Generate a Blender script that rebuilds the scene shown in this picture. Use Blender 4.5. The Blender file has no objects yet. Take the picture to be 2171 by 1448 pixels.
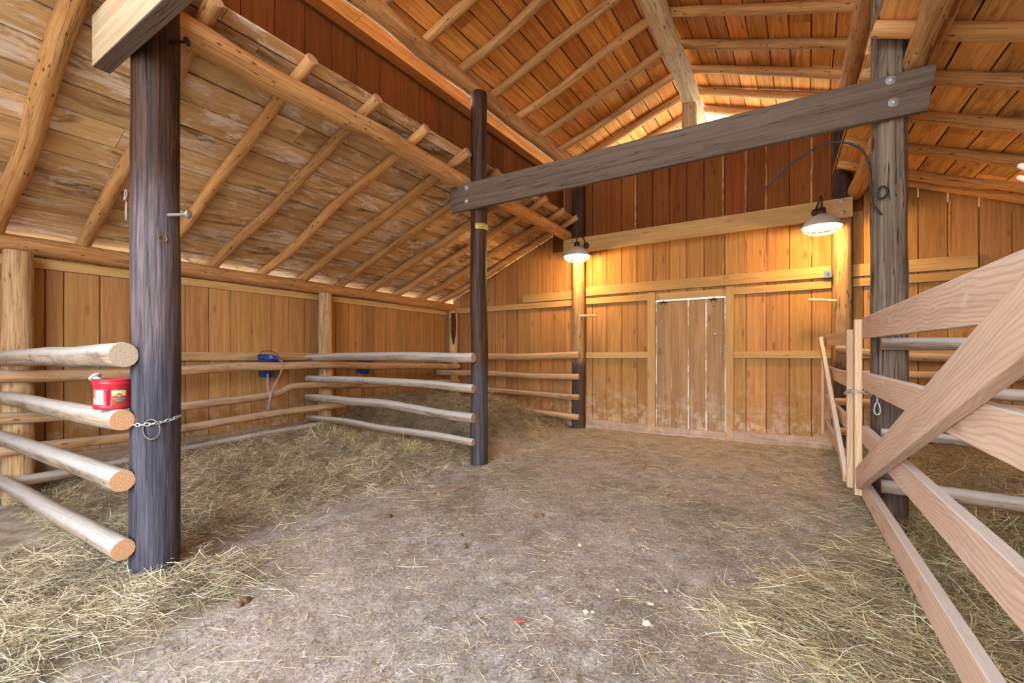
import bpy, math, random
import numpy as np
from mathutils import Vector, Matrix, noise

random.seed(7)
RNG = np.random.default_rng(7)
C = bpy.context.scene.collection
SC = bpy.context.scene
V = Vector

# ------------------------------------------------------------------ camera, sky, exposure
cd = bpy.data.cameras.new('camera')
cam = bpy.data.objects.new('camera', cd)
C.objects.link(cam)
cam.location = (0, 0, 1.3)
cam.rotation_euler = (math.radians(90), 0, math.radians(32.5))
cd.sensor_width = 36.0
cd.lens = 979.0 / 2171 * 36.0
cd.shift_y = 34.0 / 2171
cd.clip_start = 0.05
cd.clip_end = 200
SC.camera = cam

w = bpy.data.worlds.new('sky')
SC.world = w
w.use_nodes = True
bg = w.node_tree.nodes['Background']
bg.inputs[0].default_value = (0.87, 0.96, 1.08, 1)
bg.inputs[1].default_value = 9.8
LAMP_WATTS = 74
LAMP_COLOR = (1.0, 0.60, 0.20)

vs = SC.view_settings
vs.view_transform = 'Standard'
vs.look = 'None'
vs.exposure = 0.55
vs.gamma = 1
vs.use_curve_mapping = False
SC.cycles.max_bounces = 10
SC.cycles.diffuse_bounces = 7
SC.cycles.glossy_bounces = 3
SC.cycles.transmission_bounces = 4
SC.cycles.sample_clamp_indirect = 8
SC.cycles.use_denoising = True


# ------------------------------------------------------------------ node helpers
class G:
    def __init__(self, name):
        self.m = bpy.data.materials.new(name)
        self.m.use_nodes = True
        self.t = self.m.node_tree
        self.t.nodes.clear()
        self.out = self.t.nodes.new('ShaderNodeOutputMaterial')
        self.b = self.t.nodes.new('ShaderNodeBsdfPrincipled')
        self.t.links.new(self.b.outputs[0], self.out.inputs[0])

    def n(self, typ, **kw):
        x = self.t.nodes.new(typ)
        for k, v in kw.items():
            setattr(x, k, v)
        return x

    def set(self, sock, val):
        if hasattr(val, 'is_linked') or isinstance(val, bpy.types.NodeSocket):
            self.t.links.new(val, sock)
        else:
            if isinstance(val, (tuple, list)) and len(val) == 3 and sock.type == 'RGBA':
                val = (*val, 1)
            sock.default_value = val

    def coord(self):
        """object coordinates, moved by a random amount per object"""
        tc = self.n('ShaderNodeTexCoord')
        oi = self.n('ShaderNodeObjectInfo')
        mu = self.n('ShaderNodeMath', operation='MULTIPLY')
        self.set(mu.inputs[0], oi.outputs['Random']); mu.inputs[1].default_value = 53.7
        ad = self.n('ShaderNodeVectorMath', operation='ADD')
        self.set(ad.inputs[0], tc.outputs['Object']); self.set(ad.inputs[1], mu.outputs[0])
        self.rand = oi.outputs['Random']
        return ad.outputs[0]

    def scale(self, vec, s):
        x = self.n('ShaderNodeVectorMath', operation='MULTIPLY')
        self.set(x.inputs[0], vec); x.inputs[1].default_value = s
        return x.outputs[0]

    def noise(self, vec, scale=1.0, detail=4.0, rough=0.55, dist=0.0):
        x = self.n('ShaderNodeTexNoise')
        self.set(x.inputs['Vector'], vec)
        x.inputs['Scale'].default_value = scale
        x.inputs['Detail'].default_value = detail
        x.inputs['Roughness'].default_value = rough
        x.inputs['Distortion'].default_value = dist
        return x.outputs['Fac']

    def rng(self, val, a, b, c=0.0, d=1.0, smooth=True):
        x = self.n('ShaderNodeMapRange')
        if smooth:
            x.interpolation_type = 'SMOOTHSTEP'
        self.set(x.inputs['Value'], val)
        for i, q in zip(('From Min', 'From Max', 'To Min', 'To Max'), (a, b, c, d)):
            x.inputs[i].default_value = q
        return x.outputs[0]

    def mix(self, fac, a, b, mode='MIX'):
        x = self.n('ShaderNodeMix', data_type='RGBA', blend_type=mode)
        self.set(x.inputs[0], fac); self.set(x.inputs[6], a); self.set(x.inputs[7], b)
        return x.outputs[2]

    def math(self, op, a, b=0.0):
        x = self.n('ShaderNodeMath', operation=op)
        self.set(x.inputs[0], a); self.set(x.inputs[1], b)
        return x.outputs[0]

    def value(self, col, val):
        x = self.n('ShaderNodeHueSaturation')
        self.set(x.inputs['Color'], col); self.set(x.inputs['Value'], val)
        return x.outputs[0]

    def bump(self, h, strength=0.3, dist=0.01, normal=None):
        x = self.n('ShaderNodeBump')
        x.inputs['Strength'].default_value = strength
        x.inputs['Distance'].default_value = dist
        self.set(x.inputs['Height'], h)
        if normal is not None:
            self.set(x.inputs['Normal'], normal)
        self.t.links.new(x.outputs[0], self.b.inputs['Normal'])
        return x.outputs[0]

    def done(self, col, rough=0.8, spec=0.25, metal=0.0):
        self.set(self.b.inputs['Base Color'], col)
        self.set(self.b.inputs['Roughness'], rough)
        self.b.inputs['Specular IOR Level'].default_value = spec
        self.b.inputs['Metallic'].default_value = metal
        return self.m


def plain(name, col, rough=0.6, metal=0.0, spec=0.4, mottled=0.12):
    g = G(name)
    v = g.coord()
    f = g.noise(v, 9.0, 4)
    c = g.value(g.mix(0.0, col, col), g.rng(f, 0.3, 0.7, 1 - mottled, 1 + mottled))
    return g.done(c, rough, spec, metal)


def wood(name, ca, cb, dark, var=0.25, grain=(0.9, 19, 19), knots=0.5, knot_scale=(2.2, 6.5, 6.5), stain=None,
         white=None, dust=None, low=None, streak=0.35, bump=0.35, rough=0.8, figure=0.0, split=0.0, hue=0.0, tone_bands=None):
    g = G(name)
    v = g.coord()
    f1 = g.noise(g.scale(v, grain), 1.0, 5, 0.6, 0.7)
    f2 = g.noise(g.scale(v, (3.0, 95, 95)), 1.0, 3, 0.6)
    col = g.mix(g.rng(f1, 0.33, 0.68), ca, cb)
    h = g.math('ADD', g.math('MULTIPLY', f1, 0.6), g.math('MULTIPLY', f2, 0.5))
    if figure:                                                   # cathedral grain of flat-sawn planks
        dn = g.noise(g.scale(v, (1.1, 3.2, 3.2)), 1.0, 2, 0.5)
        sx = g.n('ShaderNodeSeparateXYZ'); g.set(sx.inputs[0], v)
        ph = g.math('ADD', g.math('MULTIPLY', dn, 85.0), g.math('MULTIPLY', g.math('ADD', sx.outputs[1], sx.outputs[2]), 330.0))
        sn = g.math('SINE', ph)
        ln = g.rng(sn, -0.2, 1.0)
        col = g.mix(g.math('MULTIPLY', ln, figure), col, dark)
        h = g.math('ADD', h, g.math('MULTIPLY', ln, -0.25))
    if knots:
        vo = g.n('ShaderNodeTexVoronoi', feature='F1')
        g.set(vo.inputs['Vector'], g.scale(v, knot_scale)); vo.inputs['Scale'].default_value = 1.0
        k = g.rng(vo.outputs['Distance'], 0.19, 0.07)
        col = g.mix(g.math('MULTIPLY', k, knots), col, dark)
    if stain:                                                    # dark mould and water marks with their own outline
        s = g.noise(g.scale(v, (1.3, 4.6, 4.6)), 1.0, 6, 0.65, 0.8)
        col = g.mix(g.math('MULTIPLY', g.rng(s, stain[1], stain[1] + 0.14), stain[2]), col, stain[0])
    if white:                                                    # pale mineral bloom
        s = g.noise(g.scale(v, (1.5, 4.2, 4.2)), 1.0, 7, 0.7, 1.0)
        s2 = g.noise(g.scale(v, (9, 26, 26)), 1.0, 4, 0.7)
        s = g.math('ADD', g.math('MULTIPLY', s, 0.75), g.math('MULTIPLY', s2, 0.25))
        col = g.mix(g.math('MULTIPLY', g.rng(s, white[1], white[1] + 0.08), white[2]), col, white[0])
    if split:                                                    # drying cracks along the grain
        s = g.noise(g.scale(v, (0.55, 24, 24)), 1.0, 3, 0.5, 0.3)
        k = g.rng(g.math('ABSOLUTE', g.math('SUBTRACT', s, 0.5)), 0.016, 0.0)
        col = g.mix(g.math('MULTIPLY', k, split), col, tuple(x * 0.22 for x in dark))
        h = g.math('SUBTRACT', h, g.math('MULTIPLY', k, 0.8))
    if low:                                                      # splashed dirt near the ground
        ge = g.n('ShaderNodeNewGeometry'); sp = g.n('ShaderNodeSeparateXYZ'); g.set(sp.inputs[0], ge.outputs['Position'])
        s = g.noise(ge.outputs['Position'], 7.0, 7, 0.72)
        k = g.math('MULTIPLY', g.rng(sp.outputs[2], low[1], 0.1), g.rng(s, 0.44, 0.62))
        col = g.mix(g.math('MULTIPLY', k, low[2]), col, low[0])
    if tone_bands:                                                 # two-tone post: coating or another tone above (or below) a height
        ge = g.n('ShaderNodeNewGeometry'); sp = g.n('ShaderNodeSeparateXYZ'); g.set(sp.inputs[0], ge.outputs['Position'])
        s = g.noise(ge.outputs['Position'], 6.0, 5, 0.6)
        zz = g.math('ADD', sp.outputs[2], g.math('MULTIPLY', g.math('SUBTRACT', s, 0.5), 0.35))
        for (z0, z1, cc, am) in tone_bands:
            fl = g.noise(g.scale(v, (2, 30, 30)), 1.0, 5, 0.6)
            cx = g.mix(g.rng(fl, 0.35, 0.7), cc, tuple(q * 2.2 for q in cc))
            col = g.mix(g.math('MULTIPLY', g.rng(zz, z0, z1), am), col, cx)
    col = g.value(col, g.math('ADD', g.rng(f2, 0.25, 0.75, 1 - streak * 0.5, 1 + streak * 0.5),
                              g.math('MULTIPLY', g.math('SUBTRACT', g.rand, 0.5), var * 2)))
    if hue:
        hs = g.n('ShaderNodeHueSaturation'); g.set(hs.inputs['Color'], col)
        g.set(hs.inputs['Hue'], g.math('ADD', 0.5 - hue * 0.5, g.math('MULTIPLY', g.math('FRACT', g.math('MULTIPLY', g.rand, 7.31)), hue)))
        col = hs.outputs[0]
    if dust:                                                     # dust lying on faces that look up
        ge = g.n('ShaderNodeNewGeometry'); sp = g.n('ShaderNodeSeparateXYZ'); g.set(sp.inputs[0], ge.outputs['Normal'])
        s = g.noise(v, 14.0, 5, 0.7)
        k = g.math('MULTIPLY', g.rng(sp.outputs[2], dust[1], dust[1] + 0.6), g.rng(s, 0.22, 0.5, 0.55, 1.0))
        col = g.mix(g.math('MULTIPLY', k, dust[2]), col, dust[0])
    g.bump(h, bump, 0.006)
    return g.done(col, rough, 0.2)


def end_grain(name, ca, cb):
    g = G(name)
    tc = g.n('ShaderNodeTexCoord')
    sx = g.n('ShaderNodeSeparateXYZ'); g.set(sx.inputs[0], tc.outputs['Object'])
    r = g.math('SQRT', g.math('ADD', g.math('POWER', sx.outputs[1], 2.0), g.math('POWER', sx.outputs[2], 2.0)))
    nz = g.noise(tc.outputs['Object'], 20.0, 4)
    s = g.math('SINE', g.math('MULTIPLY', g.math('ADD', r, g.math('MULTIPLY', nz, 0.008)), 900.0))
    col = g.mix(g.rng(s, -1, 1), ca, cb)
    fine = g.noise(tc.outputs['Object'], 160.0, 2)
    col = g.value(col, g.rng(fine, 0.3, 0.7, 0.75, 1.2))
    return g.done(col, 0.9, 0.15)


# ------------------------------------------------------------------ materials
M = {}
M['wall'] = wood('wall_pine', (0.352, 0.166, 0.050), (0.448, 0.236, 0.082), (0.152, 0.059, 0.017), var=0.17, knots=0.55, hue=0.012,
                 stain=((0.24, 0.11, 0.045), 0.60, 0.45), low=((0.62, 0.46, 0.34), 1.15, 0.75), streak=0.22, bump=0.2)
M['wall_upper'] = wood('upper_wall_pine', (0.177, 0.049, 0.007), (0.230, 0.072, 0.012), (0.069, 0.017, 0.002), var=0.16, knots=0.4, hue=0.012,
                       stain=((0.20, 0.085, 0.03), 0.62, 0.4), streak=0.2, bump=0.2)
M['door'] = wood('door_pine', (0.30, 0.165, 0.075), (0.40, 0.24, 0.115), (0.13, 0.055, 0.02), var=0.08, knots=0.5, stain=((0.2, 0.1, 0.05), 0.58, 0.5), low=((0.55, 0.43, 0.34), 1.2, 0.8), streak=0.22, bump=0.2)
M['trim'] = wood('sawn_trim', (0.447, 0.258, 0.092), (0.533, 0.335, 0.136), (0.206, 0.095, 0.029), var=0.10, knots=0.35, streak=0.2, bump=0.2,
                 low=((0.60, 0.43, 0.33), 0.9, 0.8))
M['sill'] = wood('dusty_sill', (0.36, 0.235, 0.15), (0.48, 0.33, 0.225), (0.2, 0.1, 0.05), var=0.1, low=((0.52, 0.40, 0.32), 0.6, 0.7), dust=((0.46, 0.37, 0.30), 0.2, 0.8))
M['roof'] = wood('lean_to_sheathing', (0.489, 0.283, 0.117), (0.681, 0.455, 0.217), (0.159, 0.072, 0.026), var=0.22, grain=(0.6, 7, 7), knots=0.6,
                 stain=((0.17, 0.09, 0.042), 0.52, 0.8), white=((0.80, 0.69, 0.58), 0.505, 0.75), streak=0.24, bump=0.3)
M['roof_nave'] = wood('nave_sheathing', (0.546, 0.203, 0.040), (0.760, 0.345, 0.084), (0.172, 0.053, 0.011), var=0.22, knots=0.35,
                      stain=((0.15, 0.085, 0.045), 0.57, 0.6), streak=0.3, bump=0.25, hue=0.012)
M['roof_gate'] = wood('gate_side_sheathing', (0.574, 0.270, 0.081), (0.784, 0.412, 0.136), (0.181, 0.064, 0.016), var=0.22, knots=0.35,
                      stain=((0.12, 0.07, 0.04), 0.54, 0.7), white=((0.62, 0.48, 0.38), 0.60, 0.55), streak=0.3, bump=0.25)
M['log'] = wood('peeled_log', (0.466, 0.220, 0.072), (0.595, 0.329, 0.128), (0.128, 0.045, 0.014), var=0.16, grain=(1.4, 22, 22), knots=0.9, knot_scale=(7, 19, 19),
                stain=((0.26, 0.13, 0.06), 0.56, 0.6), streak=0.3, bump=0.4, split=0.5)
M['log_pale'] = wood('pale_ridge_log', (0.713, 0.494, 0.253), (0.828, 0.632, 0.380), (0.253, 0.115, 0.046), var=0.08, grain=(1.2, 20, 20), knots=0.8, knot_scale=(4, 10, 10),
                     stain=((0.4, 0.26, 0.13), 0.6, 0.5), streak=0.3, bump=0.4, split=0.6)
M['log_wall'] = wood('wall_post_log', (0.442, 0.255, 0.115), (0.578, 0.383, 0.200), (0.128, 0.051, 0.021), var=0.1, grain=(1.1, 26, 26), knots=0.6, knot_scale=(5, 14, 14),
                     stain=((0.28, 0.16, 0.08), 0.53, 0.75), streak=0.4, bump=0.6, split=0.4)
M['rail'] = wood('weathered_rail', (0.295, 0.211, 0.138), (0.413, 0.319, 0.231), (0.098, 0.061, 0.037), var=0.14, grain=(1.5, 24, 24), knots=0.75, knot_scale=(6, 17, 17),
                 stain=((0.15, 0.105, 0.075), 0.50, 0.75), dust=((0.49, 0.455, 0.405), -0.05, 0.9), streak=0.35, bump=0.45, split=0.4)
M['rail_warm'] = wood('brown_rail', (0.42, 0.235, 0.105), (0.56, 0.36, 0.19), (0.11, 0.05, 0.025), var=0.14, grain=(1.5, 24, 24), knots=0.75, knot_scale=(5, 15, 15),
                      stain=((0.15, 0.085, 0.05), 0.54, 0.75), dust=((0.50, 0.41, 0.32), 0.2, 0.7), streak=0.35, bump=0.45, split=0.4)
M['end'] = end_grain('sawn_end', (0.50, 0.26, 0.13), (0.60, 0.34, 0.18))
M['end_grey'] = end_grain('grey_end', (0.40, 0.30, 0.21), (0.50, 0.39, 0.28))
M['post'] = wood('creosoted_post', (0.029, 0.014, 0.008), (0.092, 0.042, 0.022), (0.011, 0.006, 0.005), var=0.06, grain=(0.9, 46, 46), knots=0.4,
                 knot_scale=(3, 10, 10), streak=0.6, bump=0.7, split=0.8, rough=0.5,
                 stain=((0.17, 0.072, 0.034), 0.62, 0.6), tone_bands=[(1.35, 1.0, (0.040, 0.034, 0.037), 0.9)])
M['post_a'] = wood('worn_creosoted_post', (0.019, 0.009, 0.005), (0.065, 0.029, 0.015), (0.009, 0.005, 0.004), var=0.03, grain=(0.9, 42, 42), knots=0.3,
                   knot_scale=(3, 10, 10), streak=0.6, bump=0.8, split=0.9, rough=0.62,
                   stain=((0.20, 0.09, 0.05), 0.60, 0.6), tone_bands=[(2.55, 2.0, (0.085, 0.068, 0.070), 0.75), (1.55, 1.15, (0.036, 0.034, 0.042), 0.92)])  # middle band: dusty wear plus daylight sheen painted into the colour
M['post_grey'] = wood('grey_weathered_post', (0.124, 0.089, 0.059), (0.259, 0.193, 0.132), (0.033, 0.022, 0.014), var=0.05, grain=(0.7, 30, 30), knots=0.9,
                      knot_scale=(2.2, 6, 6), streak=0.4, bump=0.6, split=0.9, stain=((0.06, 0.038, 0.026), 0.56, 0.8),
                      tone_bands=[(1.35, 0.9, (0.055, 0.034, 0.026), 0.75)])
M['post_back'] = wood('back_post', (0.302, 0.171, 0.075), (0.394, 0.256, 0.125), (0.079, 0.033, 0.013), var=0.03, grain=(1.1, 34, 34), knots=0.7, knot_scale=(5, 14, 14),
                      streak=0.45, bump=0.7, split=0.7, stain=((0.2, 0.1, 0.045), 0.57, 0.6),
                      tone_bands=[(2.98, 3.12, (0.030, 0.016, 0.011), 0.97), (1.32, 1.15, (0.035, 0.024, 0.019), 0.9)])
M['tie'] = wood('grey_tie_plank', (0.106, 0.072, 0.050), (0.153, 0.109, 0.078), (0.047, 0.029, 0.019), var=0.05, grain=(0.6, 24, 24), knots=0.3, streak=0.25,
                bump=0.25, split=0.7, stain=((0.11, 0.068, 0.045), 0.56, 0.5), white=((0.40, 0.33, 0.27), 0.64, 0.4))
M['pale_tie'] = wood('pale_tie_plank', (0.36, 0.255, 0.14), (0.46, 0.35, 0.215), (0.25, 0.13, 0.06), var=0.05, knots=0.3, streak=0.2, stain=((0.3, 0.2, 0.12), 0.6, 0.4))
M['gate'] = wood('fir_gate_plank', (0.541, 0.365, 0.258), (0.635, 0.453, 0.331), (0.364, 0.207, 0.126), var=0.08, grain=(0.7, 9, 9), knots=0.5, streak=0.2, bump=0.25,
                 figure=0.32, white=((0.72, 0.60, 0.52), 0.585, 0.55), dust=((0.62, 0.57, 0.51), 0.3, 0.95))
M['gate_warm'] = wood('gate_edge_plank', (0.52, 0.33, 0.185), (0.64, 0.44, 0.26), (0.32, 0.17, 0.085), var=0.08, knots=0.3, streak=0.2, bump=0.2, figure=0.25,
                      dust=((0.58, 0.53, 0.47), 0.3, 0.9))
M['cover'] = plain('roof_underlay', (0.05, 0.035, 0.025), 0.95)
M['old_plank'] = plain('dirt_caked_plank', (0.34, 0.26, 0.20), 0.95, 0, 0.1, 0.25)
M['hole'] = plain('bored_wood', (0.20, 0.085, 0.035), 0.9)
M['bark'] = plain('dark_bark', (0.06, 0.035, 0.02), 0.95, 0, 0.1, 0.5)
M['iron'] = plain('dark_iron', (0.045, 0.038, 0.034), 0.55, 0.6)
M['rust'] = plain('grey_spike_steel', (0.30, 0.29, 0.28), 0.55, 0.5)
M['steel'] = plain('galvanised_steel', (0.50, 0.51, 0.52), 0.45, 0.5)
M['ring'] = plain('worn_iron_ring', (0.13, 0.11, 0.095), 0.5, 0.7)
M['bronze'] = plain('dark_bronze', (0.06, 0.04, 0.028), 0.45, 0.6)
M['enamel'] = plain('pale_enamel', (0.52, 0.48, 0.42), 0.5, 0.0)
M['enamel_in'] = plain('white_enamel_inside', (0.9, 0.88, 0.82), 0.5, 0.0)
M['cage'] = plain('pale_wire', (0.85, 0.80, 0.68), 0.4, 0.2)
M['red'] = plain('red_plastic', (0.60, 0.018, 0.035), 0.38, 0, 0.5, 0.06)
M['red_in'] = plain('red_plastic_inside', (0.42, 0.01, 0.03), 0.5)
M['cream'] = plain('cream_print', (0.60, 0.53, 0.40), 0.5, 0, 0.3, 0.05)
M['paper'] = plain('white_print', (0.62, 0.59, 0.56), 0.5, 0, 0.3, 0.04)
M['brown'] = plain('brown_print', (0.33, 0.10, 0.05), 0.5, 0, 0.3, 0.2)
M['navy'] = plain('navy_print', (0.03, 0.045, 0.20), 0.5)
M['yellow'] = plain('yellow_print', (0.75, 0.55, 0.17), 0.5)
M['ink'] = plain('dark_ink', (0.05, 0.03, 0.03), 0.6)
M['orange_print'] = plain('orange_print', (0.62, 0.12, 0.06), 0.5)
M['blue'] = plain('blue_plastic', (0.018, 0.05, 0.20), 0.4, 0, 0.5)
M['box'] = plain('grey_blue_box', (0.10, 0.155, 0.25), 0.4, 0.0)
M['tag'] = plain('yellow_tape', (0.55, 0.46, 0.10), 0.45, 0.0)
M['dowel'] = plain('pale_dowel', (0.66, 0.48, 0.27), 0.8)
M['twine'] = plain('sun_bleached_twine', (0.27, 0.20, 0.14), 0.9)
M['stone'] = plain('pale_stone', (0.60, 0.48, 0.37), 0.85, 0, 0.2, 0.25)
M['clod'] = plain('brown_clod', (0.17, 0.105, 0.06), 0.95, 0, 0.1, 0.35)
M['scrap'] = plain('red_scrap', (0.55, 0.09, 0.05), 0.7)
M['white_plastic'] = plain('white_plastic', (0.78, 0.77, 0.74), 0.4)
M['skin'] = plain('pale_skin', (0.50, 0.29, 0.22), 0.5, 0, 0.4, 0.06)
M['sleeve'] = plain('dark_sleeve', (0.05, 0.055, 0.075), 0.9)
g = G('lit_bulb')
em = g.n('ShaderNodeEmission'); em.inputs[0].default_value = (1, 0.80, 0.52, 1); em.inputs[1].default_value = 26
g.t.links.new(em.outputs[0], g.out.inputs[0]); M['bulb'] = g.m

g = G('straw')
at = g.n('ShaderNodeAttribute', attribute_name='Col')
M['straw'] = g.done(at.outputs['Color'], 0.65, 0.25)

g = G('dirt_floor')
tc = g.n('ShaderNodeTexCoord'); v = tc.outputs['Object']
n1 = g.noise(v, 0.9, 6, 0.6, 0.6); n2 = g.noise(v, 7.0, 8, 0.7); n3 = g.noise(v, 60.0, 5, 0.7); n4 = g.noise(g.scale(v, (1, 1.0, 1)), 2.6, 7, 0.66, 0.5)
c = g.mix(g.rng(n2, 0.32, 0.7), (0.240, 0.208, 0.178), (0.460, 0.425, 0.385))
c = g.mix(g.rng(n1, 0.42, 0.62, 0, 0.55), c, (0.43, 0.355, 0.30))
c = g.mix(g.rng(n4, 0.60, 0.72, 0, 0.65), c, (0.56, 0.50, 0.44))
c = g.mix(g.rng(n4, 0.40, 0.28, 0, 0.6), c, (0.17, 0.115, 0.08))
c = g.value(c, g.rng(n3, 0.3, 0.7, 0.62, 1.32))
at = g.n('ShaderNodeAttribute', attribute_name='hay')
hayc = g.mix(g.rng(n2, 0.3, 0.7), (0.27, 0.22, 0.155), (0.58, 0.51, 0.39))
c = g.mix(g.math('MULTIPLY', at.outputs['Fac'], 0.85), c, hayc)
g.bump(g.math('ADD', g.math('MULTIPLY', n2, 0.7), g.math('MULTIPLY', n3, 0.5)), 0.7, 0.02)
M['dirt'] = g.done(c, 0.95, 0.12)

g = G('outside_gravel')
tc = g.n('ShaderNodeTexCoord')
c = g.mix(g.noise(tc.outputs['Object'], 3.0, 6), (0.36, 0.31, 0.25), (0.50, 0.45, 0.39))
M['ground'] = g.done(c, 0.95, 0.1)


# ------------------------------------------------------------------ object helpers
def link(o, parent=None):
    C.objects.link(o)
    if parent is not None:
        mw = o.matrix_world.copy()
        o.parent = parent
        o.matrix_basis = PM[parent.name].inverted() @ mw
    return o


PM = {}


def tag(o, label, cat, group=None):
    o['label'] = label; o['category'] = cat
    if group:
        o['group'] = group
    return o


def struct(o, label=None):
    o['kind'] = 'structure'
    if label:
        o['label'] = label
    return o


def empty(name, loc, rz=0.0):
    o = bpy.data.objects.new(name, None)
    o.empty_display_size = 0.1
    m = Matrix.Translation(loc) @ Matrix.Rotation(rz, 4, 'Z')
    o.matrix_world = m
    C.objects.link(o)
    PM[o.name] = m
    return o


def mesh_obj(name, verts, faces, mats, mw=None, parent=None, mi=None, smooth=None):
    me = bpy.data.meshes.new(name)
    me.from_pydata([tuple(x) for x in verts], [], faces)
    for m in (mats if isinstance(mats, (list, tuple)) else [mats]):
        me.materials.append(m)
    if mi is not None:
        me.polygons.foreach_set('material_index', mi)
    if smooth is not None:
        if smooth is True:
            smooth = [True] * len(me.polygons)
        me.polygons.foreach_set('use_smooth', smooth)
    me.update()
    o = bpy.data.objects.new(name, me)
    if mw is not None:
        o.matrix_world = mw
    PM[o.name] = mw.copy() if mw is not None else Matrix.Identity(4)
    return link(o, parent)


def frame(p0, p1, up=(0, 0, 1)):
    p0 = V(p0); x = (V(p1) - p0).normalized(); u = V(up)
    if abs(x.dot(u.normalized())) > 0.999:
        u = V((0, 1, 0))
    z = (u - x * u.dot(x)).normalized(); y = z.cross(x)
    return Matrix(((x.x, y.x, z.x, p0.x), (x.y, y.y, z.y, p0.y), (x.z, y.z, z.z, p0.z), (0, 0, 0, 1)))


def board(name, p0, p1, wd, th, mat, up=(0, 0, 1), parent=None, ch=0.003, segs=1, wav=0.0, skew0=0.0, skew1=0.0, bow=0.0):
    """a sawn plank: local x along its length, y across its width, z its thickness; chamfered edges, slightly uneven sides"""
    L = (V(p1) - V(p0)).length
    hw, ht = wd / 2, th / 2
    ch = min(ch, ht * 0.6)
    vs_, fs = [], []
    rings = segs + 1
    for i in range(rings):
        t = i / segs
        a = random.uniform(-wav, wav) if wav else 0
        b = random.uniform(-wav, wav) if wav else 0
        zz = bow * (1 - (2 * t - 1) ** 2)
        for (y, z) in ((-hw + a, -ht + ch), (-hw + ch + a, -ht), (hw - ch + b, -ht), (hw + b, -ht + ch), (hw + b, ht - ch), (hw - ch + b, ht), (-hw + ch + a, ht), (-hw + a, ht - ch)):
            sk = skew0 * (1 - t) + skew1 * t
            vs_.append((L * t + sk * y / hw * 0.5, y, z + zz))
    for i in range(segs):
        for k in range(8):
            a = i * 8 + k; b = i * 8 + (k + 1) % 8
            fs.append((a, b, b + 8, a + 8))
    fs.append(tuple(reversed(range(8))))
    fs.append(tuple(range(8 * segs, 8 * segs + 8)))
    return mesh_obj(name, vs_, fs, mat, frame(p0, p1, up), parent)


def catmull(pts, n):
    out = []
    P = [V(p) for p in pts]
    P = [P[0] * 2 - P[1]] + P + [P[-1] * 2 - P[-2]]
    for i in range(1, len(P) - 2):
        for k in range(n):
            t = k / n
            a, b, c, d = P[i - 1], P[i], P[i + 1], P[i + 2]
            out.append(0.5 * ((2 * b) + (c - a) * t + (2 * a - 5 * b + 4 * c - d) * t * t + (3 * b - a - 3 * c + d) * t ** 3))
    out.append(P[-2])
    return out


def log(name, pts, r0, r1, mat, endmat=None, parent=None, lump=0.10, wob=0.012, sides=16, step=0.13, seed=None, squash=1.0, flare=0.0):
    """a round peeled log along a few points: uneven radius, slightly crooked, sawn ends with their own face"""
    seed = random.random() * 100 if seed is None else seed
    pts = [V(p) for p in pts]
    mw = frame(pts[0], pts[-1]); inv = mw.inverted()
    n = max(3, int((pts[-1] - pts[0]).length / step / (len(pts) - 1)))
    cl = [inv @ p for p in catmull(pts, n)] if len(pts) > 2 else [V((((pts[1] - pts[0]).length) * i / n, 0, 0)) for i in range(n + 1)]
    L = cl[-1].x
    vs_, fs, mi, sm = [], [], [], []
    rows = []
    N = len(cl)
    for i, c in enumerate(cl):
        t = i / (N - 1)
        r = r0 + (r1 - r0) * t + flare * max(0, 1 - t * 6)
        wy = wob * (noise.noise(V((c.x * 0.9 + seed, 3.1, 0))) * math.sin(math.pi * t))
        wz = wob * (noise.noise(V((c.x * 0.9 + seed, 9.7, 0))) * math.sin(math.pi * t))
        rows.append((c.x, c.y + wy * 2, c.z + wz * 2, r))
    rows = [(rows[0][0], rows[0][1], rows[0][2], rows[0][3] * 0.955)] + [(rows[0][0] + 0.006, *rows[0][1:])] + rows[1:-1] + [(rows[-1][0] - 0.006, *rows[-1][1:])] + [(rows[-1][0], rows[-1][1], rows[-1][2], rows[-1][3] * 0.955)]
    for (x, cy, cz, r) in rows:
        for k in range(sides):
            a = 2 * math.pi * k / sides
            q = 1 + lump * noise.noise(V((x * 2.3 + seed, math.cos(a) * 1.1, math.sin(a) * 1.1))) + lump * 0.5 * noise.noise(V((x * 6 + seed * 2, math.cos(a) * 2.5, math.sin(a) * 2.5)))
            vs_.append((x, cy + math.cos(a) * r * q, cz + math.sin(a) * r * q * squash))
    R = len(rows)
    for i in range(R - 1):
        for k in range(sides):
            a = i * sides + k; b = i * sides + (k + 1) % sides
            fs.append((a, b, b + sides, a + sides)); mi.append(0); sm.append(True)
    fs.append(tuple(reversed(range(sides)))); mi.append(1); sm.append(False)
    fs.append(tuple(range((R - 1) * sides, R * sides))); mi.append(1); sm.append(False)
    return mesh_obj(name, vs_, fs, [mat, endmat or M['end']], mw, parent, mi, sm)


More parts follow.
